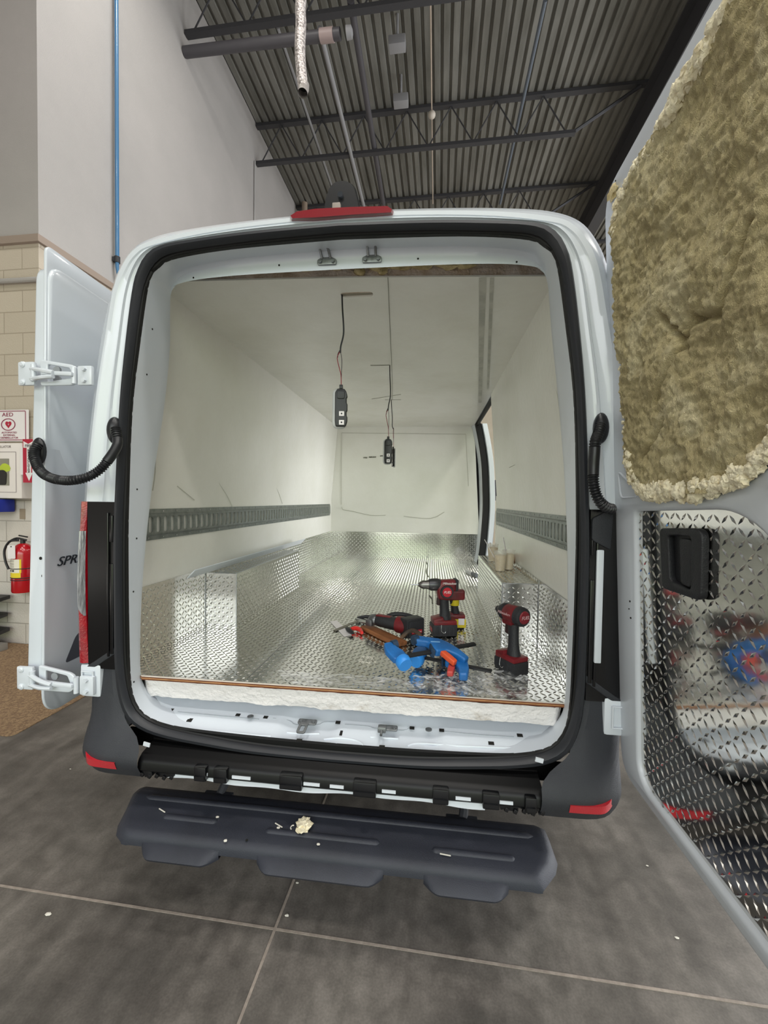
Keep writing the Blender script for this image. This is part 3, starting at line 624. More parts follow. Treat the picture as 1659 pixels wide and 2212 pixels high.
# sill pan with slots, strikers
def sill_y(t): return .026+.20*t
g = G(); rows = []
fl = half([(.86, .70), (.83, .66), (.78, .625), (.70, .60), (.5, .588), (0, .58)], 0, 24)
nx = 121
for k in range(9):
    t = k/8; row = []
    for i in range(nx):
        x = -.80+1.6*i/(nx-1); u = abs(x)/.80
        z = .572+.010*(abs(x)/.7)**2+.055*max(0, (u-.86)/.14)**1.5 + .045*t
        # shallow pressed pockets around the two strikers
        for xc in (-.13+CX-.0, .27):
            d = abs(x-xc); z -= .016*max(0, min(1, (.12-d)/.04))*math.sin(PI*min(1, t*1.3))
        z -= .006*max(0, min(1, (.04-abs(t-.12))/.04))
        row.append(Vector((x+CX, sill_y(t)+.0, z)))
    rows.append(row)
g.loft(rows, False); sp = g.link('sill_pan', jambw, van)
g = G()
for px, py, wd, hd in ((369, 1534, .02, .01), (410, 1556, .02, .012), (514, 1545, .018, .01), (574, 1550, .018, .01), (730, 1561, .018, .01), (646, 1600, .02, .01), (737, 1584, .010, .016), (825, 1614, .02, .010), (890, 1573, .018, .010), (954, 1578, .018, .010), (1123, 1589, .02, .010), (1061, 1606, .02, .010)):
    p = U(px, py, z=.605); t = max(0, min(1, (p.y-.026)/.2))
    for q in range(3):
        zz = .572+.010*(abs(p.x)/.7)**2+.045*t; p = U(px, py, z=zz); t = max(0, min(1, (p.y-.026)/.2))
    g = G(); g.box((p.x, p.y, p.z+.001), (wd, hd*1.4, .002), Matrix.Rotation(.22, 3, 'X')); g.link('slot_hole', gap, sp)
st_ = bvh(sp)
def onpan(pts, dz=.001): return [hit(st_, a, b)[0]+Vector((0, 0, dz)) for a, b in pts if hit(st_, a, b)[0]]
for pts in (((384, 1538), (470, 1546), (560, 1554)), ((590, 1552), (625, 1557), (640, 1566), (685, 1566), (700, 1560), (725, 1560)), ((745, 1565), (795, 1569), (812, 1574), (870, 1578), (885, 1572)), ((960, 1580), (1030, 1587), (1110, 1592))):
    q_ = onpan(pts)
    if len(q_) > 1: g = G(); g.tube(q_, .0012, 6, 3); g.link('pan_seam', mat('seam_line', '#9aa1a8', .5), sp)
for pts in (((400, 1573), (560, 1589), (585, 1590), (600, 1600)), ((620, 1582), (650, 1585), (690, 1585)), ((700, 1597), (735, 1594), (770, 1600), (785, 1610)), ((800, 1592), (860, 1596)), ((880, 1612), (905, 1606), (1000, 1612), (1130, 1617))):
    q_ = onpan(pts, .0)
    if len(q_) > 1: g = G(); g.tube(q_, .0035, 8, 4); g.link('pressed_rib', jambw, sp)
g = G()
for px, py in ((541, 1549), (926, 1577)):
    g = G(); p = U(px, py, z=.604); g.cyl(p, p+Vector((0, 0, .004)), .012, n=20); g.link('grommet', zinc, sp)
sk = half
M = lambda p: frame(p, (1, 0, .0), (0, 1, .2))
pa = U(664, 1560, z=.607)
g = G(); g.sh([rrect(-.036, -.012, .036, .014, .008)], .006, M(pa), .001); g.sh([rrect(-.018, -.06, .016, .0, .010), rrect(-.009, -.052, .007, -.022, .006)], .006, M(pa+Vector((-.008, 0, .002))), .001)
for dx in (-.024, .024): g.cyl(pa+Vector((dx, 0, 0)), pa+Vector((dx, -.001, .008)), .007, n=12)
g.link('striker', zinc, sp)
pa = U(838, 1573, z=.607)
g = G(); g.sh([rrect(-.036, -.012, .036, .014, .008)], .006, M(pa), .001); g.box(pa+Vector((-.02, -.018, .006)), (.03, .024, .02), None, .003); g.cyl(pa+Vector((-.02, -.028, .006)), pa+Vector((-.02, -.05, 0)), .005, n=10)
for dx in (-.024, .024): g.cyl(pa+Vector((dx, 0, 0)), pa+Vector((dx, -.001, .008)), .007, n=12)
g.link('striker', zinc, sp)
# header strikers
for px, py, ln in ((707, 570, -.12), (804, 565, 0)):
    p, n_ = hit(jt, px, py-2); p = p+Vector((0, -.006, 0)); F_ = frame(p, (1, 0, -.01), (0, -.05, 1))
    g = G(); g.sh([rpoly([(-.036, -.010), (.036, -.010), (.036, .008), (.018, .016), (-.018, .016), (-.036, .008)], .006)], .007, F_, .001)
    lp_ = [Vector((-.014+ln*.03, .012, .002)), Vector((-.016+ln*.06, .04, .016)), Vector((-.008+ln*.06, .043, .020)), Vector((.008+ln*.06, .043, .020)), Vector((.014+ln*.05, .04, .016)), Vector((.014, .012, .002))]
    g.tube([F_ @ q for q in lp_], .0045, 8)
    for dx in (-.024, .024): g.cyl(F_ @ Vector((dx, -.001, 0)), F_ @ Vector((dx, -.001, -.0)) + Vector((0, -.011, 0)), .006, n=12)
    g.link('striker', zinc, van)

# ---- cargo bay lining
def wallx(z): return -.877 if z < 1.45 else -.877+.069*(z-1.45)/.885
g = G(); Y0, YB = .10, 3.54; zs = [1.065, 1.45, 1.9, 2.335]
g.loft([[Vector((wallx(z), y, z)) for y in (Y0, 1.2, 2.4, YB)] for z in zs], False); wl_ = g.link('left_wall_lining', frp, van, smooth=60)
g = G(); g.loft([[Vector((-wallx(z), y, z)) for y in (Y0, .8, 1.5, 2.10)] for z in zs], False); g.bx(.87, .885, 2.10, 2.112, 1.065, 1.5); wr_ = g.link('right_wall_lining', frp, van, smooth=60)
CZ = 2.333
holes = [rrect(-.065, .345, .075, .385, .02, 8), rrect(-.075, 1.293, .055, 1.309, .004), rrect(-.085, 2.22, .06, 2.235, .004)]
g = G(); g.sh([[(-.815, .192), (.05, .232), (.815, .29), (.815, YB), (-.815, YB)]]+holes, .006, Matrix.Translation((0, 0, CZ+.003))); cl_ = g.link('ceiling_lining', frpc, van, smooth=0)
g = G(); g.bx(-.1, .1, .33, .40, CZ+.006, CZ+.03); g.link('ceiling_cavity', mat('insulation_tan', '#a39c8c', .9), van)
g = G(); g.sh([[(-.80, .20), (.05, .240), (.80, .298), (.80, .36), (-.80, .36)]], .05, Matrix.Translation((0, 0, CZ+.029))); g.link('ceiling_foam_edge', mat('foam_edge', '#f0e2d8', .85, col2='#cbb59e', scale=14, bump=1, bscale=90), van)
g = G()
for i in range(26): x = random.uniform(-.55, .6); g.sphere((x, .226+x*.06, CZ+.044+random.uniform(-.006, .004)), random.uniform(.010, .02), (2.2, .8, .8), 2, .7, 9, i)
g.sphere((.04, .232, CZ+.026), .020, (1.3, .7, .9), 2, .4, 9, 5); g.sphere((.13, .238, CZ+.028), .018, (1.2, .7, 1), 2, .4, 9, 6)
g.link('spray_foam', mat('old_foam', '#dccb9d', .85, col2='#b39f70', scale=20, bump=.7, bscale=80), van)
g = G(); g.add([(-.90, YB, 1.06), (.90, YB, 1.06), (.82, YB, 2.34), (-.82, YB, 2.34)], [(0, 1, 2, 3)]); fb = g.link('front_wall_lining', frp, van, smooth=0)
# marks: sealed outline and pencil writing on the front panel, scuffs on the walls
pen = mat('pencil_mark', '#7d7c70', .8); scuff = mat('scuff_mark', '#cfcec3', .6)
g = G(); ol = [U(a, b, y=YB-.004) for a, b in ((737, 1090), (738, 935), (1006, 938), (1012, 1050))]; g.tube(ol, .0025, 6, 0)
g.tube([U(a, b, y=YB-.004) for a, b in ((738, 1095), (742, 1101), (760, 1104), (800, 1113), (833, 1113))], .003, 6, 3); g.tube([U(a, b, y=YB-.004) for a, b in ((872, 1115), (930, 1120), (960, 1106))], .003, 6, 3)
g.link('panel_outline', mat('faint_seam', '#bdbcae', .6), fb)
g = G(); wr = []
for wd, x0, y0 in (('cam', 786, 989), ('nmmm', 798, 986), ('rnn', 822, 984)):
    pass
rs = random.Random(3)
for x0, x1 in ((785, 793), (797, 812), (821, 828)):
    n_ = int((x1-x0)*2.2)+2; pts = [U(x0+(x1-x0)*k/(n_-1)+rs.uniform(-.4, .4), 988.5-(x0-785)*.1+(1.6 if k % 2 else -1.6)*rs.uniform(.5, 1.2), y=YB-.004) for k in range(n_)]
    g.tube(pts, .0016, 5, 4)
g.link('handwriting', pen, fb)
g = G()
for pts in (((395, 707), (406, 709), (420, 720), (450, 747), (478, 765)), ((403, 757), (415, 785), (428, 815)), ((455, 800), (470, 825)), ((470, 1040), (490, 1070), (502, 1095)), ((590, 1040), (602, 1065), (610, 1088)), ((383, 1050), (420, 1080)), ((333, 870), (336, 1000), (330, 1060))):
    g.tube([U(a, b, x=-.872 if b > 1000 else -.855) for a, b in pts], .0022, 6, 4)
g.link('scuff_marks', scuff, wl_)
g = G()
for pts in (((1160, 670), (1185, 760), (1205, 860), (1215, 960)), ((1100, 1010), (1112, 1004))):
    g.tube([U(a, b, x=.842) for a, b in pts], .002, 6, 4)
g.link('scuff_marks', scuff, wr_)
g = G()
for pts in (((838, 600), (843, 720), (846, 790), (848, 865)), ((803, 862), (866, 852)), ((800, 789), (842, 789))):
    g.tube([U(a, b, z=CZ-.001) for a, b in pts], .0018, 6, 4)
g.link('ceiling_marks', mat('grey_mark', '#a09f92', .6), cl_)
g = G(); strk = mat('ceiling_smear', '#b3b3a8', .5, col2='#c9c8bc', scale=8, thr=(.4, .6))
for a, b, wd in ((U(1043, 600, z=CZ-.0015), U(1037, 870, z=CZ-.0015), .014), (U(1063, 600, z=CZ-.0015), U(1054, 840, z=CZ-.0015), .008)):
    d = (b-a).normalized(); q = Vector((-d.y, d.x, 0))*wd; g.add([a-q, a+q, b+q, b-q], [(0, 1, 2, 3)])
g.link('ceiling_smears', strk, cl_)
# diamond plate floor, kick plates, wheel boxes
ZF, ZT, BX, WX, BY0, BY1 = .75, 1.045, .6975, .8765, .701, 1.766
g = G(); plate(g, (-WX, .078, ZF), (1, 0, 0), (0, 1, 0), 2*WX, YB-.078); fp = g.link('floor_plate', alu, van, smooth=0)
g = G(); g.cyl((.36, .1, ZF+.0004), (.36, YB, ZF+.0004), .0016, n=6); g.cyl((-.36, .1, ZF+.0004), (-.36, YB, ZF+.0004), .0012, n=6); g.link('floor_seam', zinc, fp)
kh = 1.067-ZF
g = G(); plate(g, (-.90, YB-.004, ZF), (1, 0, 0), (0, 0, 1), 1.8, kh); g.link('front_kick_plate', alu, van, smooth=0)
g = G(); plate(g, (-WX+.003, .085, ZF), (0, 1, 0), (0, 0, 1), BY0-.085, kh+.0); plate(g, (-WX+.003, BY1, ZF), (0, 1, 0), (0, 0, 1), YB-BY1, kh); plate(g, (-WX+.003, BY0, ZT), (0, 1, 0), (0, 0, 1), BY1-BY0, .022); kl = g.link('left_kick_plate', alu, van, smooth=0)
g = G(); plate(g, (WX-.003, BY0, ZF), (0, -1, 0), (0, 0, 1), BY0-.085, kh); plate(g, (WX-.003, 2.1, ZF), (0, -1, 0), (0, 0, 1), 2.1-BY1, kh); plate(g, (WX-.003, BY1, ZT), (0, -1, 0), (0, 0, 1), BY1-BY0, .022); g.link('right_kick_plate', alu, van, smooth=0)
for sg in (-1, 1):
    g = G(); wd = WX-BX
    xa, xb = (-WX, -BX) if sg < 0 else (BX, WX)
    plate(g, (xa, BY0, ZF), (1, 0, 0), (0, 0, 1), wd, ZT-ZF)
    plate(g, (xa, BY0, ZT), (1, 0, 0), (0, 1, 0), wd, BY1-BY0)
    plate(g, (sg*BX, BY1 if sg < 0 else BY0, ZF), (0, -1 if sg < 0 else 1, 0), (0, 0, 1), BY1-BY0, ZT-ZF) if False else None
    if sg < 0: plate(g, (-BX, BY0, ZF), (0, 1, 0), (0, 0, 1), BY1-BY0, ZT-ZF)
    else: plate(g, (BX, BY1, ZF), (0, -1, 0), (0, 0, 1), BY1-BY0, ZT-ZF)
    plate(g, (xb, BY1, ZF), (-1, 0, 0), (0, 0, 1), wd, ZT-ZF)
    wb = g.link('wheel_box', alu, van, smooth=0)
    g = G(); g.cyl((sg*BX, BY0, ZF), (sg*BX, BY0, ZT), .0028, n=8); g.cyl((sg*BX, BY0, ZT), (sg*BX, BY1, ZT), .0028, n=8); g.cyl((xa, BY0, ZT), (xb, BY0, ZT), .0028, n=8); g.cyl((sg*(WX-.003), BY0-.004, ZF), (sg*(WX-.003), BY0-.004, 1.067), .003, n=8); g.link('edge_trim', steelb, wb)
# slotted logistic tracks
for sg, y1 in ((-1, 3.46), (1, 2.085)):
    yy0 = .21 if sg < 0 else .185; z0, z1 = 1.262, 1.398; xs = sg*WX
    n = int((y1-yy0-.06)/.0508); zm = (z0+z1)/2
    sl_ = [rrect(yy0+.030+i*.0508, -.034, yy0+.053+i*.0508, .034, .0075, 3) for i in range(n)]
    g = G(); g.sh([[(yy0, -.046), (y1, -.046), (y1, .046), (yy0, .046)]]+sl_, .003, frame((xs-sg*.0085, 0, zm), (0, 1, 0), (0, 0, 1)), .001)
    for a_, b_ in ((z0, z0+.024), (z1, z1-.024)):
        prof = [(0, a_), (.004, a_), (.005, a_+(b_-a_)*.75), (.010, b_), (.007, b_), (.001, a_+(b_-a_)*.8)]
        g.loft([[Vector((xs-sg*p, y, q)) for p, q in prof] for y in (yy0, y1)], True, (True, True))
    tr = g.link('logistic_track', steel, van, smooth=30)
    g = G()
    for i in range(int((y1-yy0)/.1)):
        for z in (z0+.010, z1-.010): p = Vector((xs-sg*.0048, yy0+.03+i*.1, z)); g.cyl(p, p-Vector((sg*.002, 0, 0)), .0035, n=8)
    g.link('rivets', steelb, tr, kind='stuff')
# plywood edge, foam block
pp = [(-.83, .135), (-.80, .09), (-.775, .070), (.812, .076), (.86, .115), (.86, .3), (-.86, .3)]
g = G(); g.sh([pp], .0136, Matrix.Translation((0, 0, ZF-.0085)), .0004); pw = g.link('plywood_deck', mat('ply_dark', '#7a4528', .6, col2='#5c3019', scale=12), van, smooth=20)
p2 = [(a, b-.0012) if b < .2 else (a, b) for a, b in pp]
g = G(); g.sh([p2], .0032, Matrix.Translation((0, 0, ZF-.0085)), .0003); g.link('ply_core', mat('ply_light', '#c39465', .6, col2='#a97748', scale=20), pw, smooth=20)
g = G(); g.sh([p2], .0016, Matrix.Translation((0, 0, ZF-.0012)), .0003); g.link('plate_edge', mat('edge_white', '#d8cfc4', .6), pw, smooth=20)
g = G(); ny = 150; rows = []
for k in range(10):
    t = k/9; row = []
    for i in range(ny):
        x = -.80+1.615*i/(ny-1); zb = .655+.006*noise.noise(Vector((x*9, 0, 0)))+.004*noise.noise(Vector((x*40, 3, 0)))
        z = ZF-.02+(zb-ZF+.02)*t; y = .082+.022*t+.005*noise.noise(Vector((x*14, z*30, 1)))+.003*noise.noise(Vector((x*55, z*80, 4)))
        if x < -.77: y += (-.77-x)*1.0
        if x > .79: y += (x-.79)*1.2
        row.append(Vector((x+.0, y, z)))
    rows.append(row)
rows.append([p+Vector((0, .12, 0)) for p in rows[-1]]); g.loft(rows, False); g.link('foam_block', foamw, van, smooth=60)
# sliding door opening: seal, pillar, mirror
sl = [(.845, 2.335), (.885, 2.15), (.925, 1.9), (.945, 1.6), (.952, 1.37), (.94, 1.1), (.92, .86), (.90, .75)]
sp_ = catmull([Vector((a, 3.44, b)) for a, b in sl], 5)
g = G(); g.loft([[p+Vector((a, b, 0)) for p in sp_] for a, b in ((-.03, .0), (-.02, -.03), (.03, -.035), (.06, .0))], False); g.link('door_seal', rubbergap, van)
g = G(); g.tube([Vector((.845, 2.12, 2.33)), Vector((.848, 3.44, 2.335))], .018, 8); g.link('door_seal', rubbergap, van)
g = G(); g.loft([[p+Vector((a, b, 0)) for p in sp_] for a, b in ((-.055, .096), (-.035, .03), (-.03, .01))], False); g.loft([[p+Vector((a, b, 0)) for p in sp_] for a, b in ((.035, .0), (.05, -.05), (.10, -.05), (.13, .12))], False); g.link('centre_pillar', white, van)
g = G(); g.bx(1.06, 1.12, .75, 2.05, .55, 2.25, .02); g.link('sliding_door', white, van)
g = G(); g.box((1.22, 4.75, 1.62), (.2, .09, .30), None, .04, 4); mr = g.link('side_mirror', blackp, van)
g = G(); g.tube([Vector((1.0, 4.8, 1.35)), Vector((1.1, 4.8, 1.33)), Vector((1.2, 4.77, 1.45))], .025, 10, 4); g.link('mirror_arm', blackp, mr)

# ---- rear step hanging below the bumper
ZS = .335
g = G(); deck = rpoly([(-.775, .045), (.745, .045), (.762, .0), (.755, -.11), (.70, -.163), (-.60, -.163), (-.70, -.155), (-.735, -.12), (-.735, -.07)], [.01, .01, .03, .05, .05, .0, .05, .03, .03], 5)
def ramp(g):
    rows = []; ys = [.048, .046, .03, .0, -.03, -.06, -.10, -.14, -.158, -.164, -.165]
    zsr = [-.04, -.006, .0, .002, .0, -.006, -.008, -.010, -.016, -.03, -.05]
    for y, dz in zip(ys, zsr):
        yl = min(y, .045); xl = -.775 if y > 0 else -.775+(.0-y)*.35; xl = xl if y > -.13 else xl+(-.13-y)*1.2
        xr = .748 if y > .03 else (.762 if y > -.08 else .762-(-.08-y)*.85)
        row = []
        for i in range(90):
            x = xl+(xr-xl)*i/89; z = ZS+dz
            if i in (0, 89): z = min(z, ZS-.045)
            elif i in (1, 88): z -= .006
            z = max(z, ZS-.052)
            row.append(Vector((x, y, z)))
        rows.append(row)
    g.loft(rows, False)
ramp(g); st = g.link('rear_step', stepm, van, smooth=50)
def bar(x0, x1, y, z, r, rz=.6, nm='tread_rib'):
    g = G(); L2 = []
    for i in range(61):
        t = i/60; x = x0+(x1-x0)*t; e = min(1, min(t, 1-t)*(x1-x0)/.014); k = math.sqrt(max(.02, 1-(1-e)**2))
        L2.append([Vector((x, y+r*math.cos(a)*k, z+r*rz*math.sin(a)*k)) for a in [PI*j/8 for j in range(9)]])
    g.loft(L2, False); g.link(nm, stepm, st)
bar(-.70, .70, -.012, ZS-.001, .013)
bar(-.58, -.38, -.082, ZS-.008, .012); bar(-.20, .19, -.095, ZS-.009, .012); bar(.36, .62, -.10, ZS-.009, .012)
for x0, x1 in ((-.60, -.33), (-.20, .21), (.335, .59)):
    g = G(); L2 = []
    for i in range(31):
        t = i/30; x = x0+(x1-x0)*t; e = min(1, min(t, 1-t)*(x1-x0)/.05); e = math.sin(e*PI/2)
        L2.append([Vector((x, -.150, ZS-.03)), Vector((x, -.164-.010*e, ZS-.036)), Vector((x, -.166-.030*e, ZS-.048)), Vector((x, -.166-.038*e, ZS-.056)), Vector((x, -.164-.036*e, ZS-.064)), Vector((x, -.15, ZS-.064))])
    g.loft(L2, False, (False, False)); g.link('step_lip', stepm, st)
g = G()
for px, py in ((613, 1799), (775, 1816), (533, 1815)): p = U(px, py, z=ZS-.007); g.cyl(p, p+Vector((0, 0, .0015)), .004, n=10)
g.link('drain_hole', gap, st)
for x in (-.44, .47):
    g = G(); g.tube([Vector((x+.03, .35, .46)), Vector((x+.02, .16, .40)), Vector((x, .05, .325))], .016, 8, 4); g.bx(x-.06, x+.05, .02, .06, .318, .330, .002); g.link('support_arm', blackp, st)

# ---- right rear door (open, inner side in view)
VR = Vector((-.049, 0, .9988)); NR = Vector((-.9988, 0, -.049)); OR = Vector((1.0, 0, 0))
MR = Matrix.Identity(4)
for i in range(3): MR[i][0] = (0, -1, 0)[i]; MR[i][1] = VR[i]; MR[i][2] = NR[i]; MR[i][3] = OR[i]
def DR(d=0): return MR @ Matrix.Translation((0, 0, d))
outl = rpoly([(-.035, 1.9), (-.015, 1.3), (-.008, .575), (.80, .59), (.80, 2.475), (-.04, 2.46)], [.3, .3, .09, .08, .12, .10], 8)
win = rpoly([(.052, 2.36), (.095, 1.60), (.17, 1.475), (.54, 1.475), (.72, 1.60), (.70, 2.385)], [.06, .06, .10, .12, .12, .1], 8)
low = rpoly([(.125, 1.43), (.105, .62), (.70, .63), (.70, 1.30), (.56, 1.445)], [.02, .08, .06, .06, .10], 8)
g = G(); g.sh([outl], .035, DR(-.05), .006); dr = g.link('rear_door', white, van, label='right rear door lined with mineral wool and diamond plate')
g = G(); g.sh([outl, win, low], .032, DR(-.018), .010); g.link('inner_frame', mat('door_paint', '#ccd1d8', .35, coat=.3), dr)
for L3 in ([(.025, 1.555), (.145, 1.49), (.14, 1.472), (.04, 1.47)],):
    g = G(); q = rpoly(L3, .02, 4); g.tube([MR @ Vector((a, b, -.001)) for a, b in [(p.x, p.y) for p in q]], .003, 6, closed=True); g.link('stamped_rim', MATS['door_paint'], dr)
# wool batt
g = G(); nx_, ny_ = 200, 270; X0, X1, Z0, Z1 = .045, .73, 1.47, 2.395; big = [Vector((p.x, p.y)) for p in win]
idx = {}; V = []; F = []
for j in range(ny_+1):
    for i in range(nx_+1):
        x = X0+(X1-X0)*i/nx_; z = Z0+(Z1-Z0)*j/ny_
        v = Vector((x*6, z*6, 0)); h = .014+.014*noise.fractal(v, .7, 2.1, 7)+.005*noise.noise(Vector((x*25, z*50, 2)))+.004*noise.noise(Vector((x*80, z*60, 3)))+.003*noise.noise(Vector((x*120, z*140, 5)))
        # torn creases
        for (a, b, c, d) in ((.27, 1.72, .42, 1.86), (.30, 1.66, .20, 1.58), (.42, 1.86, .52, 1.83), (.52, 1.83, .60, 1.95), (.40, 1.80, .30, 1.93)):
            A = Vector((a, b)); B = Vector((c, d)); p = Vector((x, z)); t = max(0, min(1, (p-A).dot(B-A)/(B-A).length_squared)); q = (p-A-(B-A)*t).length+.006*noise.noise(Vector((x*40, z*40, 7)))
            h -= .028*math.exp(-(q/.008)**2)
        V.append(Vector((x, z, h))); 
for j in range(ny_):
    for i in range(nx_):
        x = X0+(X1-X0)*(i+.5)/nx_; z = Z0+(Z1-Z0)*(j+.5)/ny_
        wv = .006*noise.noise(Vector((x*30, z*30, 9)))
        if inside((x+wv, z+wv), big): a = j*(nx_+1)+i; F.append((a, a+1, a+nx_+2, a+nx_+1))
g.add(V, F, DR(0)); 
for v in [v for v in g.bm.verts if not v.link_faces]: g.bm.verts.remove(v)
g.link('mineral_wool', wool, dr, smooth=60)
# foam bead around the wool
g = G(); per = resample([Vector((p.x, p.y, 0)) for p in win]+[Vector((win[0].x, win[0].y, 0))], 210)
cenw = Vector((.38, 1.92, 0))
for i, p in enumerate(per):
    thick = 1.0
    if p.y < 1.60: k = .018 if .17 < p.x < .5 else .013; reps = 4
    elif p.y > 2.28 and p.x < .72: k = .015+.008*(p.x > .35); reps = 2
    else: k = .0055; reps = 1
    for r_ in range(reps):
        q = p+(cenw-p).normalized()*random.uniform(-.002, .022 if k > .01 else .004); s_ = k*random.uniform(.55, 1.1)
        g.sphere(DR(.006+random.uniform(0, .008)) @ Vector((q.x+random.uniform(-.008, .008), q.y+random.uniform(-.004, .006), 0)), s_, (.7, 1.1, 1), 3, .55, 8, i*1.7+r_)
g.link('foam_bead', cream, dr, smooth=60, kind='stuff')
g = G(); g.sphere(DR(.004) @ Vector((.045, 2.41, 0)), .022, (.5, 1.2, 1), 2, .8, 8, 77); g.link('foam_blob', MATS['old_foam'], dr, smooth=60)
# door diamond plate
g = G(); lowv = [Vector((p.x, p.y)) for p in low]; Mp = DR(-.016)
g.sh([low], .003, Mp); treads(g, Mp @ Matrix.Translation((0, 0, .0015)), .10, .71, .60, 1.45, p=.0235, h=.0022, clip=lambda a, b: inside((a, b), lowv)); g.link('door_plate', alug, dr, smooth=0)
# recessed pull handle
ho = rpoly([(.268, 1.39), (.275, 1.235), (.43, 1.238), (.44, 1.40)], [.015, .015, .02, .03], 6); hi_ = rpoly([(.305, 1.375), (.31, 1.262), (.395, 1.255), (.40, 1.38)], .012, 5)
g = G(); g.sh([ho, hi_], .018, DR(-.004), .004); g.sh([rpoly([(.30, 1.378), (.305, 1.258), (.398, 1.25), (.405, 1.385)], .012, 5)], .002, DR(-.012)); hd = g.link('pull_handle', mat('handle_black', '#191a1e', .5, bump=.2, bscale=300), dr)
g = G(); g.sh([rpoly([(.352, 1.372), (.354, 1.262), (.392, 1.26), (.397, 1.372)], .010, 5)], .010, DR(-.002), .003); g.link('grip_bar', MATS['handle_black'], dr)
g = G()
for z in (1.80, .745): g.box(MR @ Vector((-.01, z, -.03)), (.05, .07, .1), None, .006)
g.link('door_hinge', white, dr)
g = G()
for a, b, r_ in ((.085, 1.155, .003), (.088, 1.105, .003), (.078, 1.13, .002), (.05, 2.44, .002), (.17, 1.468, .002)): p = MR @ Vector((a, b, -.002)); g.cyl(p, p+NR*.002, r_, n=8)
g.link('screw_hole', gap, dr)

# ---- left rear door (folded forward along the side, outer skin in view)
EL = Vector((-.085, 1, 0)).normalized(); VL = Vector((.0163, 0, 1)).normalized(); NL = EL.cross(VL).normalized(); OL = Vector((-1.153, .012, 0))
ML = Matrix.Identity(4)
for i in range(3): ML[i][0] = EL[i]; ML[i][1] = VL[i]; ML[i][2] = NL[i]; ML[i][3] = OL[i]
def DL(d=0): return ML @ Matrix.Translation((0, 0, d))
skin = rpoly([(0, .585), (.80, .60), (.78, 2.40), (0, 2.395)], [.10, .08, .12, .03], 8)
wl2 = rpoly([(.055, 2.305), (.055, 1.66), (.12, 1.53), (.70, 1.53), (.72, 2.31)], [.07, .10, .12, .1, .1], 8)
g = G(); g.sh([skin, wl2], .012, DL(-.006), .004); dl = g.link('rear_door', white, van, label='left rear door folded forward along the van side')
g = G(); g.sh([rpoly([(.045, 2.315), (.045, 1.65), (.11, 1.52), (.71, 1.52), (.73, 2.32)], .08, 6)], .004, DL(-.013)); g.link('skin_recess', white, dl)
M2 = ML.copy()
for i in range(3): M2[i][1] = (.034, 0, 1)[i]; M2[i][3] = (-1.213, .012, 0)[i]
g = G(); g.sh([rpoly([(.004, .66), (.79, .66), (.77, 2.33), (.004, 2.33)], [.12, .08, .12, .07], 8)], .062, M2, .012); de = g.link('door_edge', white, dl); et = bvh(de)
for px, py, r_ in ((88, 1206, .006), (92, 1244, .005)):
    p = hit(et, px, py)[0] or U(px, py, y=.01); g = G(); g.cyl(p, p+Vector((0, -.0015, 0)), r_, n=14); g.link('edge_hole', gap, dl)
g = G(); g.text('SPRINTER', .052, DL(.001) @ Matrix.Translation((.055, 1.185, 0)), align='LEFT', shear=.35, sx=1.25, th=.002); g.link('badge', mat('chrome_badge', '#55585c', .12, 1), dl)
g = G(); p = DL(.0005); g.sh([rpoly([(.10, .76), (.16, .86), (.30, .90), (.75, .90), (.75, .76)], .02)], .001, p); g.link('skin_trim', mat('grey_trim', '#5d6069', .3), dl)
def hinge(zc, zs=1.0, par=None):
    bxp = lambda x, y, z: Vector((x, y, z))
    X1 = OL.x+VL.x*zc+.004
    g = G(); g.box((X1-.055, -.012, zc), (.068, .014, .088), None, .006); o = g.link('door_hinge', white, van)
    g = G()
    for dz in (-.033, .033): g = G(); g.lathe([(0, .006), (.006, .006), (.008, .004), (.011, .003), (.012, 0)], frame((X1-.068, -.019, zc+dz), (1, 0, 0), (0, 0, 1)), 14); g.link('bolt', white, o)
    a = Vector((X1-.02, -.02, zc)); b = Vector((-.955, -.018, zc-.012))
    g = G()
    g.tube([a+Vector((-.01, 0, .016)), a+Vector((.05, -.018, .004)), a+Vector((.10, -.02, -.006))], .008, 8, 4); g.tube([a+Vector((-.01, 0, -.022)), a+Vector((.05, -.018, -.022)), a+Vector((.10, -.02, -.020))], .008, 8, 4)
    g.box(a.lerp(b, .58)+Vector((0, -.012, 0)), (.125, .014, .016), Matrix.Rotation(.06, 3, 'Y'), .005); g.cyl(b+Vector((-.02, 0, -.03)), b+Vector((-.02, 0, .03)), .009, n=12); g.cyl(a+Vector((0, 0, -.03)), a+Vector((0, 0, .03)), .010, n=12)
    g.link('hinge_arm', white, o)
    g = G(); p0 = a+Vector((.02, .012, .0)); fr = [(.0, .052), (.13, .030), (.15, .018), (.15, -.028), (.13, -.045), (.0, -.045)]
    g.sh([rpoly(fr, .01, 4), rpoly([(.03, .034), (.12, .018), (.135, -.018), (.03, -.03)], .006, 4)], .012, frame(p0, (1, 0, 0), (0, 0, 1)), .003); g.link('check_strap', white, o)
    g = G(); g.cyl(p0+Vector((.065, -.004, .012)), p0+Vector((.065, .004, .012)), .014, n=16); g.cyl(p0+Vector((.065, -.004, -.022)), p0+Vector((.065, .004, -.022)), .014, n=16); g.link('bushing', mat('grey_bushing', '#8e9296', .5), o)
    g = G(); g.box(b+Vector((.022, .006, 0)), (.058, .016, .072), None, .007); g.link('body_plate', white, o)
    for dz in (-.02, .022): g = G(); g.cyl(b+Vector((.024, -.012, dz)), b+Vector((.024, .0, dz)), .008, n=6); g.link('bolt', white, o)
hinge(1.905); hinge(.752)

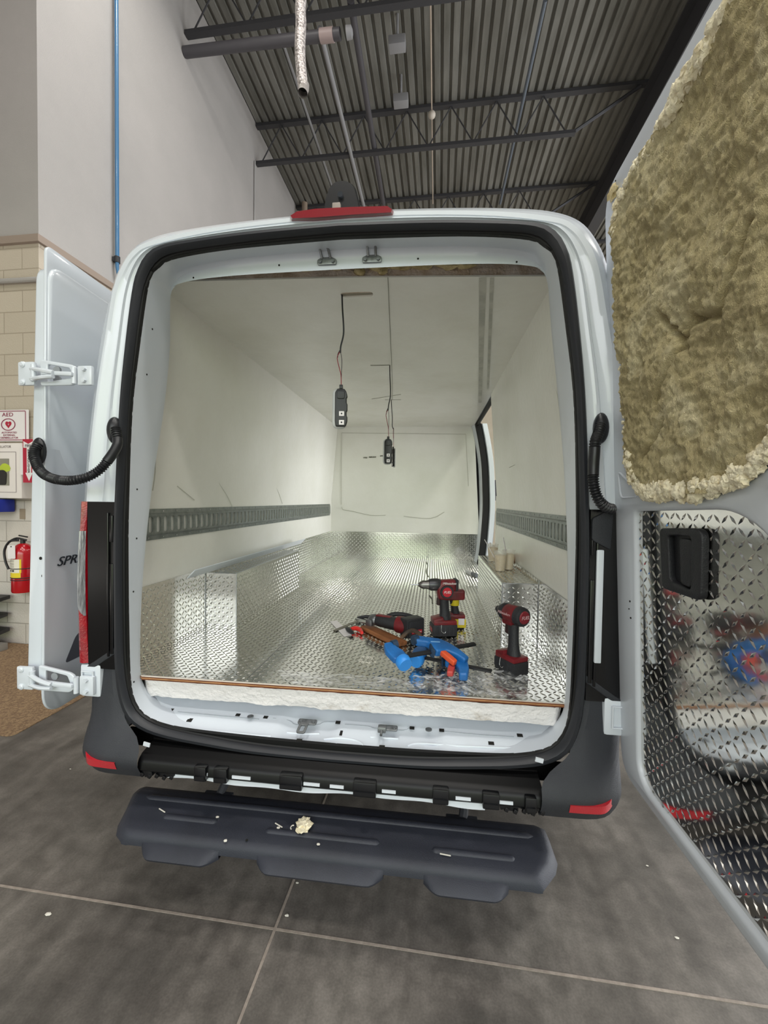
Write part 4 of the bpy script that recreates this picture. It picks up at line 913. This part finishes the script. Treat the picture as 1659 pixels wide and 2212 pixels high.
# ---- corrugated cable hoses between doors and body
def hose(pts, sm, boots):
    P = catmull(pts, 10); n = len(P); P = resample(P, 260); 
    L_ = [0]
    for a, b in zip(P, P[1:]): L_.append(L_[-1]+(b-a).length)
    g = G()
    def rad(t):
        s = L_[min(259, int(round(t*259)))]
        for a, b in sm:
            if a <= t <= b: return .0165
        return .0150+.0022*math.sin(2*PI*s/.0085)
    g.tube(P, rad, 14); o = g.link('cable_hose', hosem, van)
    for c, d, sc in boots:
        g = G(); g.sphere(c, 1, sc, 3); g.link('hose_boot', hosem, o)
p0 = U(246, 950, y=-.02); pe = U(80, 985, y=-.03)
hose([U(250, 925, y=-.02), U(254, 950, y=-.03), U(252, 965, y=-.04), U(238, 988, y=-.06), U(215, 1015, y=-.08), U(185, 1032, y=-.10), U(150, 1038, y=-.11), U(115, 1034, y=-.10), U(90, 1020, y=-.08), U(76, 995, y=-.06), U(74, 975, y=-.045), U(82, 960, y=-.03)],
     [(.07, .25)], [(U(248, 930, y=-.008), None, (.026, .026, .050)), (U(84, 975, y=-.008), None, (.028, .018, .052))])
hose([U(1298, 918, y=-.015), U(1293, 935, y=-.03), U(1286, 955, y=-.045), U(1284, 980, y=-.05), U(1282, 1010, y=-.05), U(1282, 1040, y=-.055), U(1287, 1065, y=-.06), U(1297, 1085, y=-.06), U(1312, 1097, y=-.05), U(1325, 1100, y=-.04)],
     [(.28, .55)], [(U(1298, 925, y=-.004), None, (.024, .024, .050))])

# ================================================================== things in the cargo bay
def FZ(px, py, dz=0): return U(px, py, z=ZF+.002+dz)
# hanging light modules
modw = mat('frosted_lens', '#b9bab8', .3); modb = mat('module_black', '#0b0b0d', .4); wirb = mat('wire_black', '#1d1e20', .5); wirr = mat('wire_red', '#8e2733', .5); wirw = mat('wire_white', '#c9c7c4', .5)
def light_module(top, hang, sc, rotz, lab):
    t = thing('light_module', lab, 'light', hang, (0, 0, rotz), 'lamp modules hanging by their wires', sc)
    F0 = frame((0, 0, -.105), (1, 0, 0), (0, 0, 1))
    g = G(); g.sh([rrect(-.038, -.105, .038, .105, .036, 8)], .014, F0 @ Matrix.Translation((-.008, 0, -.012)), .005); g.link('lens', modw, t, local=True)
    g = G(); body_ = rpoly([(-.026, -.095), (.026, -.095), (.034, -.07), (.034, -.045), (.029, -.04), (.029, -.02), (.034, -.015), (.034, .02), (.029, .026), (.029, .05), (.034, .055), (.03, .08), (.018, .098), (-.018, .098), (-.03, .08), (-.03, -.07)], .006, 3)
    g.sh([body_], .020, F0 @ Matrix.Translation((0, 0, .004)), .004); g.box((0, -.004, .004), (.018, .014, .022), None, .003); g.sh([rrect(-.02, .045, .02, .088, .012)], .006, F0 @ Matrix.Translation((0, 0, .015)), .002); g.link('housing', modb, t, local=True)
    g = G()
    for z in (-.03, -.075): g.sh([rrect(-.013, -.012, .013, .012, .002)], .001, F0 @ Matrix.Translation((.005, z+.0, .0150)))
    g.link('label_sticker', signw, t, local=True)
    g = G()
    for z in (-.03, -.075): g.sh([rrect(-.004, -.004, .004, .004, .001)], .001, F0 @ Matrix.Translation((.005, z+.0, .0158)))
    g.link('sticker_print', wirb, t, local=True)
    # wires
    D = (Vector(top)-Vector(hang))/sc; D = Matrix.Rotation(-rotz, 3, 'Z') @ D; H = D.z
    g = G(); g.tube([D, D*.85+Vector((.003, 0, 0)), D*.6+Vector((.010, 0, 0)), D*.45+Vector((-.004, 0, 0)), Vector((-.006, 0, H*.38))], .0042, 8, 6); g.link('cable', wirb, t, local=True)
    g = G(); g.tube([Vector((-.006, 0, H*.40)), Vector((-.022, 0, H*.33)), Vector((-.014, 0, H*.24)), Vector((-.002, 0, H*.14)), Vector((0, 0, .01))], .0022, 6, 6); g.link('red_wire', wirr, t, local=True)
    g = G(); g.tube([Vector((-.006, 0, H*.39)), Vector((.002, 0, H*.3)), Vector((.0, 0, H*.12)), Vector((0, 0, .01))], .0016, 6, 6); g.tube([Vector((-.006, 0, H*.42)), Vector((-.018, 0, H*.37)), Vector((-.020, 0, H*.33))], .002, 6, 4); g.link('thin_wire', wirw if sc > 1.0 else wirb, t, local=True)
light_module((-.06, .366, 2.335), U(737, 838, y=.37), .84, .12, 'black lamp module hanging nearest the rear doors by a long cable')
light_module(U(842, 789, z=2.335), U(839, 947, y=1.3), .82, -.15, 'black lamp module hanging in front of the one farthest back')
light_module(U(845, 863, z=2.335), U(850, 968, y=2.2), .80, -1.2, 'black lamp module hanging farthest back, partly hidden by another')

# cordless tools
tred = mat('tool_red', '#771a22', .42, col2='#5a151b', scale=25); tblk = mat('tool_black', '#222327', .5, bump=.3, bscale=250); tgry = mat('gear_case_grey', '#4d4d50', .35, .7); chromem = mat('chuck_steel', '#7c7a77', .3, .9); tlet = mat('tool_lettering', '#c9a7a9', .5); dmark = mat('disc_red', '#b5202f', .4)
def battery(t, x=0, s=1):
    g = G(); g.box((x, 0, .030), (.118, .080, .056), None, .007, 2); g.box((x-.045, 0, .034), (.03, .084, .04), None, .005); b = g.link('battery', tblk, t, local=True)
    g = G()
    for dx in (-.02, 0, .02, .04): g.box((x+dx, 0, .026), (.004, .0815, .04), None, .001)
    g.link('battery_rib', mat('battery_rib', '#2d2e33', .45), b, local=True)
    g = G(); g.box((x, 0, .066), (.112, .080, .020), None, .006, 2); g.add([], []); g.box((x-.03, 0, .072), (.05, .078, .03), Matrix.Rotation(-.25, 3, 'Y'), .006); g.link('battery_collar', tred, t, local=True)
    g = G(); g.box((x-.06, 0, .030), (.002, .045, .018)); g.link('battery_label', dmark, b, local=True)
    g = G(); g.tube([(x-.02, -.042, .06), (x-.02, -.046, .03), (x-.005, -.046, .022), (x+.0, -.045, .03)], .0015, 6, 4); g.link('belt_clip', steelb, t, local=True)
def grip(t, x0, x1, z1):
    g = G(); L2 = []
    for i in range(15):
        u = i/14; z = .072+(z1-.072)*u; xc = x0+(x1-x0)*u; a = .020+.012*(1-u)**3+.006*u**2; b = .017+.010*(1-u)**3+.003*u
        L2.append([Vector((xc+a*math.cos(q), b*math.sin(q), z)) for q in [2*PI*k/18 for k in range(18)]])
    g.loft(L2, True, (True, True)); g.link('grip', tblk, t, local=True)
def side(y, x=0, z=0): return frame((x, y, z), (1, 0, 0), (0, 0, 1))
def drill(loc, rz, sc, lab, bit=True):
    t = thing('cordless_drill', lab, 'power tool', loc, (0, 0, rz), None, sc); battery(t); grip(t, .008, -.002, .19)
    K = .024
    side = lambda y, x=0, z=0: frame((x, y, z+(K if not z else K)), (1, 0, 0), (0, 0, 1))
    g = G(); hz = rpoly([(-.03, .150), (-.035, .182), (-.040, .205), (-.02, .240), (.052, .243), (.058, .192), (.036, .183), (.034, .158), (.02, .145)], .008, 4); g.sh([hz], .060, side(0), .014); mh = g.link('motor_housing', tred, t, local=True)
    g = G(); g.sh([rpoly([(.046, .188), (.064, .188), (.066, .245), (.048, .247)], .008, 4)], .062, side(0), .012); g.link('rear_cap', tblk, t, local=True)
    MG = lambda x: frame((x, 0, .218+K), (0, 1, 0), (0, 0, 1)) @ Matrix.Rotation(PI, 4, 'X')
    g = G(); g.lathe([(0, 0), (.024, 0), (.028, .008), (.030, .02), (.029, .046), (.025, .058), (0, .058)], MG(-.018), 24); g.link('gear_case', tgry, t, local=True)
    g = G(); g.lathe([(0, -.0), (.021, .0), (.022, .010), (.020, .014), (.021, .030), (.014, .044), (.007, .052), (0, .052)], MG(-.074), 24); g.link('chuck', chromem, t, local=True)
    if bit: g = G(); g.cyl((-.12, 0, .218+K), (-.165, 0, .218+K), .004, .002, 10); g.link('drill_bit', steelb, t, local=True)
    g = G(); g.cyl((.006, -.024, .188+K), (.006, -.0365, .188+K), .034, .030, 28); g.link('side_cap', tblk, t, local=True)
    g = G(); g.cyl((.006, -.034, .188+K), (.006, -.039, .188+K), .023, .022, 28); ds = g.link('badge_disc', dmark, t, local=True)
    g = G(); g.text('FUEL', .016, side(-.0395, .006, .188), shear=.3); g.link('badge_lettering', signw, ds, local=True)
    g = G(); g.text('Milwaukee', .015, side(-.0308, .018, .228), shear=.3); g.link('lettering', signw, mh, local=True)
    g = G(); g.sh([rpoly([(-.036, .120), (-.018, .118), (-.016, .158), (-.034, .158)], .006, 3)], .018, side(0), .004); g.link('trigger', mat('trigger_dark', '#2b1517', .5), t, local=True)
    return t
hd_ = FZ(956, 1372); drill((hd_.x+.004, hd_.y+.01, ZF+.002), .22, 1.09, 'red and black drill standing with its bit pointing left')
# drill with yellow bands right behind it
def banded(loc, rz, sc, lab):
    t = thing('cordless_drill', lab, 'power tool', loc, (0, 0, rz), None, sc); battery(t); grip(t, .01, -.005, .17)
    g = G(); g.box((0, 0, .074), (.124, .086, .026), None, .01); g.link('base_shell', tred, t, local=True)
    g = G()
    L2 = []
    for z in (.134, .172): L2.append([Vector((.003+.0265*math.cos(q), .0225*math.sin(q), z)) for q in [2*PI*k/20 for k in range(20)]])
    g.loft(L2, True); g.box((.005, -.0415, .035), (.12, .001, .05)); g.link('yellow_tape', mat('yellow_tape', '#d9c41f', .5), t, local=True)
    g = G(); g.box((.038, -.0425, .046), (.035, .001, .038)); g.link('white_sticker', signw, t, local=True)
    g = G(); g.sh([rpoly([(-.05, .165), (-.05, .225), (.06, .23), (.06, .17)], .012, 4)], .06, side(0), .012); g.link('motor_housing', tred, t, local=True)
    g = G(); g.lathe([(0, 0), (.028, 0), (.027, .03), (.018, .05), (0, .05)], frame((-.045, 0, .2), (0, 1, 0), (0, 0, 1)) @ Matrix.Rotation(PI, 4, 'X'), 20); g.link('chuck', chromem, t, local=True)
bd = FZ(972, 1358); banded((bd.x+.022, bd.y+.03, ZF+.002), .1, .92, 'drill with yellow tape bands standing right behind the bit-fitted drill')
# impact driver
def impact(loc, rz, sc, lab):
    t = thing('impact_driver', lab, 'power tool', loc, (0, 0, rz), None, sc); battery(t); grip(t, .012, .006, .205)
    g = G(); M = frame((.050, 0, .245), (0, 1, 0), (0, 0, 1)) @ Matrix.Rotation(PI, 4, 'X')
    g.lathe([(0, .0), (.030, .0), (.037, .010), (.038, .03), (.036, .055), (.036, .075), (.030, .085), (0, .088)], M, 28); mh = g.link('motor_housing', tred, t, local=True)
    g = G(); g.lathe([(0, -.018), (.026, -.018), (.038, -.012), (.041, .0), (.041, .012), (.035, .016)], M, 28); g.link('rear_cap', tblk, t, local=True)
    g = G(); g.lathe([(0, -.022), (.024, -.022), (.028, -.016), (.028, -.01)], M, 28); ds = g.link('badge_disc', mat('disc_dark_red', '#7c1c26', .4), t, local=True)
    g = G(); g.text('FUEL', .020, frame((.0735, 0, .245), (0, 1, 0), (0, 0, 1)), shear=.3); g.link('badge_lettering', tlet, ds, local=True)
    g = G(); g.lathe([(0, .080), (.034, .080), (.037, .088), (.035, .10), (.022, .122), (.016, .125), (.014, .14), (0, .14)], M, 24); g.link('nose_boot', tblk, t, local=True)
    g = G(); g.box((-.01, 0, .215), (.06, .05, .035), None, .012); g.link('belly_housing', tred, t, local=True)
    g = G(); g.text('Milwaukee', .017, frame((-.012, -.0372, .248), (1, 0, 0), (0, 0, 1)), shear=.3); g.link('lettering', tlet, mh, local=True)
    g = G(); g.sh([rpoly([(-.036, .158), (-.014, .154), (-.012, .195), (-.034, .198)], .006, 3)], .018, side(0), .004); g.link('trigger', mat('trigger_dark', '#2b1517', .5), t, local=True)
im = FZ(1103, 1448); impact((im.x+.0, im.y-.012, ZF+.002), -1.0, .98, 'red impact driver standing alone near the right corner')
# angled cut-off tool lying on the wooden block
a = U(806, 1338, z=ZF+.064); b = U(893, 1354, z=ZF+.066)
ang = math.atan2(b.y-a.y, b.x-a.x); ln = (b-a).length
t = thing('oscillating_tool', 'red and black cordless tool lying on its side, big battery facing us', 'power tool', a, (0, 0, ang))
MX = frame((0, 0, 0), (0, 1, 0), (0, 0, 1))
g = G(); g.lathe([(0, -.02), (.018, -.02), (.028, -.008), (.03, .01), (.028, .025), (.024, .03), (0, .03)], MX, 24); g.box((-.004, -.02, -.01), (.04, .04, .035), None, .008); g.link('gear_head', mat('cast_grey', '#77777a', .35, .8), t, local=True)
g = G(); g.lathe([(0, .02), (.026, .02), (.031, .04), (.032, .07), (.034, .10), (.034, ln-.075), (0, ln-.07)], MX, 24); g.link('body_grip', tblk, t, local=True)
g = G(); g.lathe([(.033, ln-.095), (.042, ln-.09), (.044, ln-.06), (.043, ln-.03), (.030, ln-.025)], MX, 24); g.box((.07, .0, .028), (.09, .03, .012), None, .005); g.link('red_shell', tred, t, local=True)
RB = Matrix.Rotation(-.95-ang, 3, 'Z'); bc_ = Vector((ln, 0, 0)); ax_ = RB @ Vector((1, 0, 0)); ay_ = RB @ Vector((0, 1, 0))
g = G(); g.box(bc_-ax_*.012, (.07, .105, .095), RB, .010); g.box(bc_+ax_*.026, (.012, .090, .08), RB, .006); bt = g.link('battery', tblk, t, local=True)
g = G(); g.box(bc_+ax_*.033+Vector((0, 0, -.014)), (.002, .06, .018), RB); g.link('battery_label', dmark, bt, local=True)
g = G(); g.text('Milwaukee', .012, frame(bc_+ax_*.0345+Vector((0, 0, -.014)), ay_, (0, 0, 1)), shear=.3); g.link('lettering', signw, bt, local=True)
g = G(); g.tube([(.07, .03, .02), (.10, .06, .03), (.15, .085, .028), (.20, .08, .022), (.205, .045, .018)], .012, 10, 5); g.link('side_handle', tblk, t, local=True)
g = G(); g.box((-.05, -.01, -.02), (.075, .022, .003)); g.link('blade', steelb, t, local=True)
# wooden block
def slab(pa, pb, w_, h_, name, m, lab, cat, bev=.003, z0=None):
    a_ = Vector(pa); b_ = Vector(pb); d = b_-a_; t = thing(name, lab, cat, (a_+b_)/2, (0, 0, math.atan2(d.y, d.x)))
    return t, d.length
pA, pB = U(788, 1354, z=ZF+.02), U(868, 1392, z=ZF+.02)
d = pB-pA; c = (pA+pB)/2; g = G(); g.box((0, 0, 0), (d.length, .068, .022), None, .008, 3)
o = g.link('wood_block', mat('worn_wood', '#96603a', .6, col2='#7a4a29', scale=10, stretch=(1, 6, 6)), None, smooth=40); o.location = (c.x, c.y+.02, ZF+.014); o.rotation_euler = (0, 0, math.atan2(d.y, d.x)); tag(o, 'brown wooden block lying under the battery tool', 'wood block')
# clamps
cblu = mat('clamp_blue', '#1d6bb3', .4, col2='#185a99', scale=15); cbar = mat('clamp_bar', '#26272a', .45, .4); cor = mat('clamp_orange', '#d5532b', .45); cred = mat('clamp_red', '#b7413c', .45); cpad = mat('clamp_pad', '#2f8be0', .4); cdk = mat('clamp_dark', '#17334d', .5)
def clamp(loc, rz, tilt, ln, body_x, lab, trig, h=0):
    t = thing('bar_clamp', lab, 'clamp', loc, (tilt, 0, rz), 'blue quick-grip clamps heaped on the plate floor')
    g = G(); g.box((ln/2, 0, 0), (ln, .008, .020), None, .0015); g.link('bar', cbar, t, local=True)
    MZ = frame((0, 0, 0), (1, 0, 0), (0, 0, 1))
    g = G(); jaw = rpoly([(-.03, -.018), (.028, -.018), (.03, .02), (.015, .05), (.005, .085), (-.028, .085), (-.04, .04)], .010, 4); g.sh([jaw], .026, MZ, .005); g.link('fixed_jaw', cblu, t, local=True)
    g = G(); g.cyl((.004, 0, .075), (.026, 0, .075), .020, .022, 20); g.link('jaw_pad', cdk, t, local=True)
    g = G(); g.lathe([(0, -.0), (.026, .0), (.030, .006), (.030, .03), (.026, .036), (0, .036)], Matrix.Translation((.004, 0, -.050)), 24); g.link('jaw_cap', cpad, t, local=True)
    bx_ = body_x
    g = G(); bd_ = rpoly([(bx_-.035, .018), (bx_-.035, .045), (bx_-.075, .062), (bx_-.085, .092), (bx_-.06, .098), (bx_-.02, .078), (bx_+.03, .055), (bx_+.055, .02), (bx_+.075, -.03), (bx_+.085, -.085), (bx_+.055, -.095), (bx_+.038, -.05), (bx_+.015, -.02), (bx_-.03, -.018)], .009, 4)
    g.sh([bd_], .032, MZ, .007); bb = g.link('sliding_body', cblu, t, local=True)
    g = G(); g.cyl((bx_-.083, 0, .085), (bx_-.060, 0, .085), .020, .022, 20); g.link('jaw_pad', cdk, t, local=True)
    g = G(); g.sh([rpoly([(bx_-.012, -.012), (bx_+.014, -.016), (bx_+.022, -.045), (bx_+.028, -.085), (bx_+.005, -.092), (bx_-.005, -.05)], .007, 4)], .022, MZ, .005); g.link('trigger', trig, t, local=True)
    g = G(); g.box((bx_-.005, -.0166, .035), (.040, .0008, .006), Matrix.Rotation(.29, 3, 'Y')); g.link('body_mark', mat('mark_pale_blue', '#7fb0dc', .5), bb, local=True)
    g = G(); g.sh([rpoly([(bx_-.05, -.006), (bx_-.036, .03), (bx_-.030, .03), (bx_-.038, -.022)], .003, 3)], .036, MZ, .002); g.link('release_lever', cdk, t, local=True)
cA = U(862, 1420, z=ZF+.088); cB = U(1026, 1391, z=ZF+.088)
clamp(cA, math.atan2(cB.y-cA.y, cB.x-cA.x), math.radians(-72), (cB-cA).length, (U(950, 1404, z=ZF+.088)-cA).length, 'blue clamp with orange trigger, topmost, its bar pointing to the right rear', cor)
cA2 = U(905, 1418, z=ZF+.042); cB2 = U(1062, 1450, z=ZF+.042)
clamp(cA2, math.atan2(cB2.y-cA2.y, cB2.x-cA2.x), math.radians(-84), (cB2-cA2).length, (U(978, 1434, z=ZF+.042)-cA2).length, 'blue clamp with red trigger lying underneath, bar pointing to the impact driver', cred)
# leather strap loop beside the clamps
g = G(); p = FZ(893, 1392); g.tube([p+Vector((-.06, .02, .02)), p+Vector((-.03, .03, .05)), p+Vector((0, .02, .062)), p+Vector((.03, -.01, .05)), p+Vector((.04, -.05, .02)), p+Vector((.045, -.07, .01))], .011, 10, 5); tag(g.link('leather_strap', mat('dark_leather', '#3a312b', .6, col2='#6b5138', scale=20)), 'dark leather strap between the battery tool and the blue clamps', 'strap')
# steel square, white strip, utility knife
t = thing('steel_square', 'steel square with its blade across the white strip', 'square', FZ(770, 1345))
a = FZ(722, 1362, .004); b = FZ(775, 1340, .012); d = (b-a).normalized(); q = Vector((-d.y, d.x, 0))*.011
g = G(); g.add([a-q, a+q, b+q, b-q, *[v-Vector((0, 0, .003)) for v in (a-q, a+q, b+q, b-q)]], [(0, 1, 2, 3), (7, 6, 5, 4), (0, 4, 5, 1), (1, 5, 6, 2), (2, 6, 7, 3), (3, 7, 4, 0)]); g.link('blade', mat('dull_steel', '#7f7a70', .35, .9), t)
a = FZ(772, 1337, .008); b = FZ(804, 1346, .012); d = (b-a).normalized(); g = G(); g.box((a+b)/2, ((b-a).length, .035, .012), Matrix.Rotation(math.atan2(d.y, d.x), 3, 'Z'), .002); g.link('stock', steelb, t)
a = FZ(772, 1334, .014); b = FZ(806, 1334, .02); g = G(); g.tube([a, a.lerp(b, .5)+Vector((0, 0, .005)), b], [.006, .014], 8, 3); g.link('clamp_screw', tblk, t)
g = G(); a, b, c, d = FZ(713, 1343), FZ(728, 1341), FZ(760, 1372), FZ(743, 1375); g.add([v+Vector((0, 0, h)) for h in (.0015, 0) for v in (a, b, c, d)], [(0, 1, 2, 3), (7, 6, 5, 4), (0, 4, 5, 1), (1, 5, 6, 2), (2, 6, 7, 3), (3, 7, 4, 0)]); tag(g.link('plastic_strip', signw, smooth=0), 'short white plastic strip lying under the steel square', 'strip')
t = thing('utility_knife', 'red and black pocket knife lying beside the white strip', 'knife', FZ(765, 1362))
g = G(); g.tube([FZ(758, 1359, .014), FZ(767, 1357, .015), FZ(777, 1360, .014), FZ(782, 1367, .013)], lambda s: .008+.004*math.sin(PI*s), 10, 5); g.link('handle', mat('knife_red', '#e0302a', .3), t)
g = G(); g.tube([FZ(748, 1357, .013), FZ(755, 1362, .014), FZ(763, 1368, .013)], lambda s: .006+.006*math.sin(PI*s), 10, 5); g.link('pivot', tblk, t)
# debris on the plate floor
deb = mat('pale_shavings', '#dcd8cc', .7)
g = G()
for i in range(26):
    p = FZ(random.uniform(776, 812), random.uniform(1418, 1434), .002); a_ = random.uniform(0, PI); g.tube([p, p+Vector((math.cos(a_)*.008, math.sin(a_)*.008, .002)), p+Vector((math.cos(a_+.8)*.014, math.sin(a_+.8)*.014, 0))], .0014, 5, 3)
o = g.link('shavings', deb); tag(o, 'small heap of pale shavings on the plate floor', 'shavings'); o['kind'] = 'stuff'
g = G(); g.tube([FZ(750, 1410, .002), FZ(757, 1404, .003), FZ(760, 1400, .002), FZ(755, 1399, .002)], .0018, 5, 5); tag(g.link('foam_curl', deb), 'white curled shaving left of the shavings heap', 'shaving')
# caulk tube
t = thing('caulk_tube', 'grey tube lying on the plate floor beside the right wheel box', 'tube', FZ(1015, 1238))
a = FZ(1008, 1234, .02); b = FZ(1030, 1243, .02); g = G(); g.cyl(a, b, .018); g.link('tube_body', mat('tube_white', '#cfd0cf', .4), t)
g = G(); g.cyl(a.lerp(b, .6), a.lerp(b, 1.02), .019); g.link('tube_band', mat('tube_grey', '#6f7377', .4), t)
# crack streaks on the plate near the drill
g = G(); g.tube([FZ(921, 1214, .001), FZ(924, 1222, .001), FZ(921, 1234, .001), FZ(925, 1245, .001)], .006, 6, 4); g.tube([FZ(927, 1286, .001), FZ(933, 1293, .001), FZ(934, 1303, .001)], .004, 6, 4); g.link('glue_smear', mat('smear_dark', '#5f5e50', .5), fp)
# cups on the right wheel box
cupm = mat('cup_plastic', '#eeeae0', .12, alpha=.28, coat=.5); mix = mat('resin_mix', '#ecd2a4', .6, col2='#dcbf8c', scale=60, bump=.5, bscale=80)
def cup(px, py, lab, stick, h=.115, zz=ZT+.002):
    p = U(px, py, z=zz); t = thing('plastic_cup', lab, 'cup', p, (0, 0, 0), 'cups of filler on the right wheel box')
    g = G(); pr = [(0, .001), (.027, .001), (.038, h), (.040, h), (.040, h+.003), (.037, h+.003), (.0265, .004), (0, .004)]; g.lathe(pr, None, 28); g.link('cup_wall', cupm, t, local=True)
    g = G(); g.lathe([(0, .003), (.0262, .003), (.0345, h*.8), (.02, h*.83), (0, h*.8)], None, 24); g.link('filler', mix, t, local=True)
    g = G(); a_ = Vector((.0, 0, .02)); d_ = Vector(stick); g.box(a_+d_*.5, (.013, .003, d_.length), d_.to_track_quat('Z', 'Y').to_matrix(), .0008); g.link('stir_stick', signw, t, local=True)
cup(1080, 1233, 'cup of beige filler nearest the rear, its stick leaning left', (-.09, .02, .16)); cup(1098, 1230, 'cup of beige filler by the wall, right of the nearest cup', (-.03, .02, .17)); cup(1064, 1212, 'cup of beige filler farthest back on the wheel box', (-.01, .06, .1))
g = G(); p = U(1112, 1220, z=ZT+.002); g.sphere(p+Vector((-.025, .02, .040)), .040, (.7, 1, .75), 3, .5, 8, 4); tag(g.link('foam_lump', mat('amber_foam', '#b97b3d', .7, col2='#d49a5c', scale=20, bump=.5)), 'amber lump of foam behind the cups on the right wheel box', 'foam lump')
# white strip along the left wheel box
g = G(); a = U(407, 1254, z=1.05); b = U(652, 1176, z=1.05); d = b-a; o = None
g.box((0, 0, 0), (d.length, .06, .005), None, .001); o = g.link('edge_strip', mat('strip_white', '#dbe2e8', .3), None); o.location = (a+b)/2+Vector((.012, 0, .030)); o.rotation_euler = (-.8, 0, math.atan2(d.y, d.x)); tag(o, 'long white plastic strip lying on the left wheel box', 'strip')
# crumpled clear film
def filmm():
    m = mat('clear_film', '#f2f4f5', .08, alpha=.16, coat=0); nt = m.node_tree; b = nt.nodes['Principled BSDF']; L = nt.links.new
    tc = N(nt, 'ShaderNodeTexCoord'); n = N(nt, 'ShaderNodeTexNoise'); n.inputs['Scale'].default_value = 14; n.inputs['Detail'].default_value = 5; n.inputs['Distortion'].default_value = 2.5
    mp = N(nt, 'ShaderNodeMapping'); mp.inputs['Scale'].default_value = (.6, 2, 1); L(tc.outputs['Object'], mp.inputs[0]); L(mp.outputs[0], n.inputs['Vector'])
    r = N(nt, 'ShaderNodeMapRange'); r.inputs['From Min'].default_value = .48; r.inputs['From Max'].default_value = .75; r.inputs['To Min'].default_value = .05; r.inputs['To Max'].default_value = .7; L(n.outputs['Fac'], r.inputs[0]); L(r.outputs[0], b.inputs['Alpha'])
    bp = N(nt, 'ShaderNodeBump'); bp.inputs['Strength'].default_value = .8; bp.inputs['Distance'].default_value = .01; L(n.outputs['Fac'], bp.inputs['Height']); L(bp.outputs[0], b.inputs['Normal'])
    return m
def film(pl, name, lab, amp=.010, sd=0):
    P = [FZ(*q) for q in pl]; x0 = min(p.x for p in P); x1 = max(p.x for p in P); y0 = min(p.y for p in P); y1 = max(p.y for p in P)
    g = G(); n, k = 90, 34; V = []; F = []; pp = [(p.x, p.y) for p in P]
    for j in range(k+1):
        for i in range(n+1):
            x = x0+(x1-x0)*i/n; y = y0+(y1-y0)*j/k; V.append((x, y, ZF+.004+amp*abs(noise.noise(Vector((x*16, y*30, sd))))+amp*.6*abs(noise.noise(Vector((x*40, y*50, sd+3))))))
    for j in range(k):
        for i in range(n):
            if inside((x0+(x1-x0)*(i+.5)/n, y0+(y1-y0)*(j+.5)/k), pp): a_ = j*(n+1)+i; F.append((a_, a_+1, a_+n+2, a_+n+1))
    g.add(V, F)
    for v in [v for v in g.bm.verts if not v.link_faces]: g.bm.verts.remove(v)
    return tag(g.link(name, filmm(), smooth=50), lab, 'plastic film')
film([(600, 1448), (700, 1455), (880, 1468), (905, 1495), (760, 1487), (640, 1480), (610, 1468)], 'plastic_film', 'flat clear plastic film along the left part of the floor edge', .006)
film([(890, 1466), (1000, 1458), (1060, 1448), (1120, 1460), (1150, 1475), (1135, 1512), (1040, 1508), (960, 1500), (900, 1490)], 'plastic_film', 'crumpled clear plastic film in front of the impact driver', .022, 5)

# debris on the step and floor
p = U(655, 1790, z=ZS-.004); g = G(); g.sphere(p+Vector((0, 0, .012)), .022, (1.1, 1.3, .45), 3, .9, 9, 11); g.sphere(p+Vector((.008, .01, .012)), .012, (1, 1, .6), 2, .8, 9, 12); tag(g.link('foam_chunk', cream), 'cream foam chunk lying on the dark rear step', 'foam chunk')
for px, py, lab, kind in ((350, 1753, 'pale splinter near the left end of the rear step', 1), (602, 1785, 'thin splinter just left of the foam chunk on the step', 1), (470, 1766, 'tiny white crumb between the two splinters on the step', 0), (601, 1790, 'small white crumb touching the thin splinter', 0), (632, 1789, 'curled white shaving left of the foam chunk', 2), (688, 1825, 'white crumb below the foam chunk on the step', 0), (487, 1817, 'white crumb near the front edge of the step', 0), (962, 1849, 'short white splinter on the right part of the step', 1)):
    p = U(px, py, z=ZS-.006); g = G()
    if kind == 1: a_ = random.uniform(-.6, .2); g.box(p+Vector((0, 0, .004)), (.034, .003, .002), Matrix.Rotation(a_ if px < 900 else -.1, 3, 'Z'))
    elif kind == 0: g.sphere(p+Vector((0, 0, .002)), .005, (1.3, 1, .6), 1, .5, 9, px)
    else: g.tube([p+Vector((.006*math.cos(a), .009*math.sin(a), .003)) for a in [1.2, 2, 2.8, 3.6, 4.4]], .002, 6, 3)
    tag(g.link('debris_bit', deb), lab, 'debris', 'bits of debris on the rear step')
for px, py, r_, lab in ((104, 1976, .009, 'white chip on the concrete below the long joint at far left'), (1398, 1871, .004, 'white crumb on the concrete near the right door'), (1462, 2027, .005, 'white crumb on the concrete right of the pale stain'), (152, 1662, .004, 'white speck on the concrete left of the bumper'), (642, 1908, .005, 'pale speck beside the floor joint below the step'), (619, 1978, .006, 'pale dot right of the joint crossing')):
    p = U(px, py, z=.002); g = G(); g.sphere(p+Vector((0, 0, .002)), r_, (1.4, .8, .4), 1, .5, 9, px); tag(g.link('debris_chip', deb), lab, 'debris', 'pale chips on the concrete')
# rack seen through the side door
t = thing('tool_cabinet', 'black ribbed cabinet outside, seen through the side door opening', 'cabinet', W(2.1, 8.2, 0))
g = G(); wbox(g, 1.75, 2.5, 8.0, 8.6, 0, 1.2, .02); g.link('cabinet_body', mat('cabinet_black', '#1c1c1e', .5), t)
for i in range(6): g = G(); wbox(g, 1.78, 2.47, 7.985, 8.0, .08+i*.19, .24+i*.19, .004); g.link('drawer', MATS['rack_black'], t)
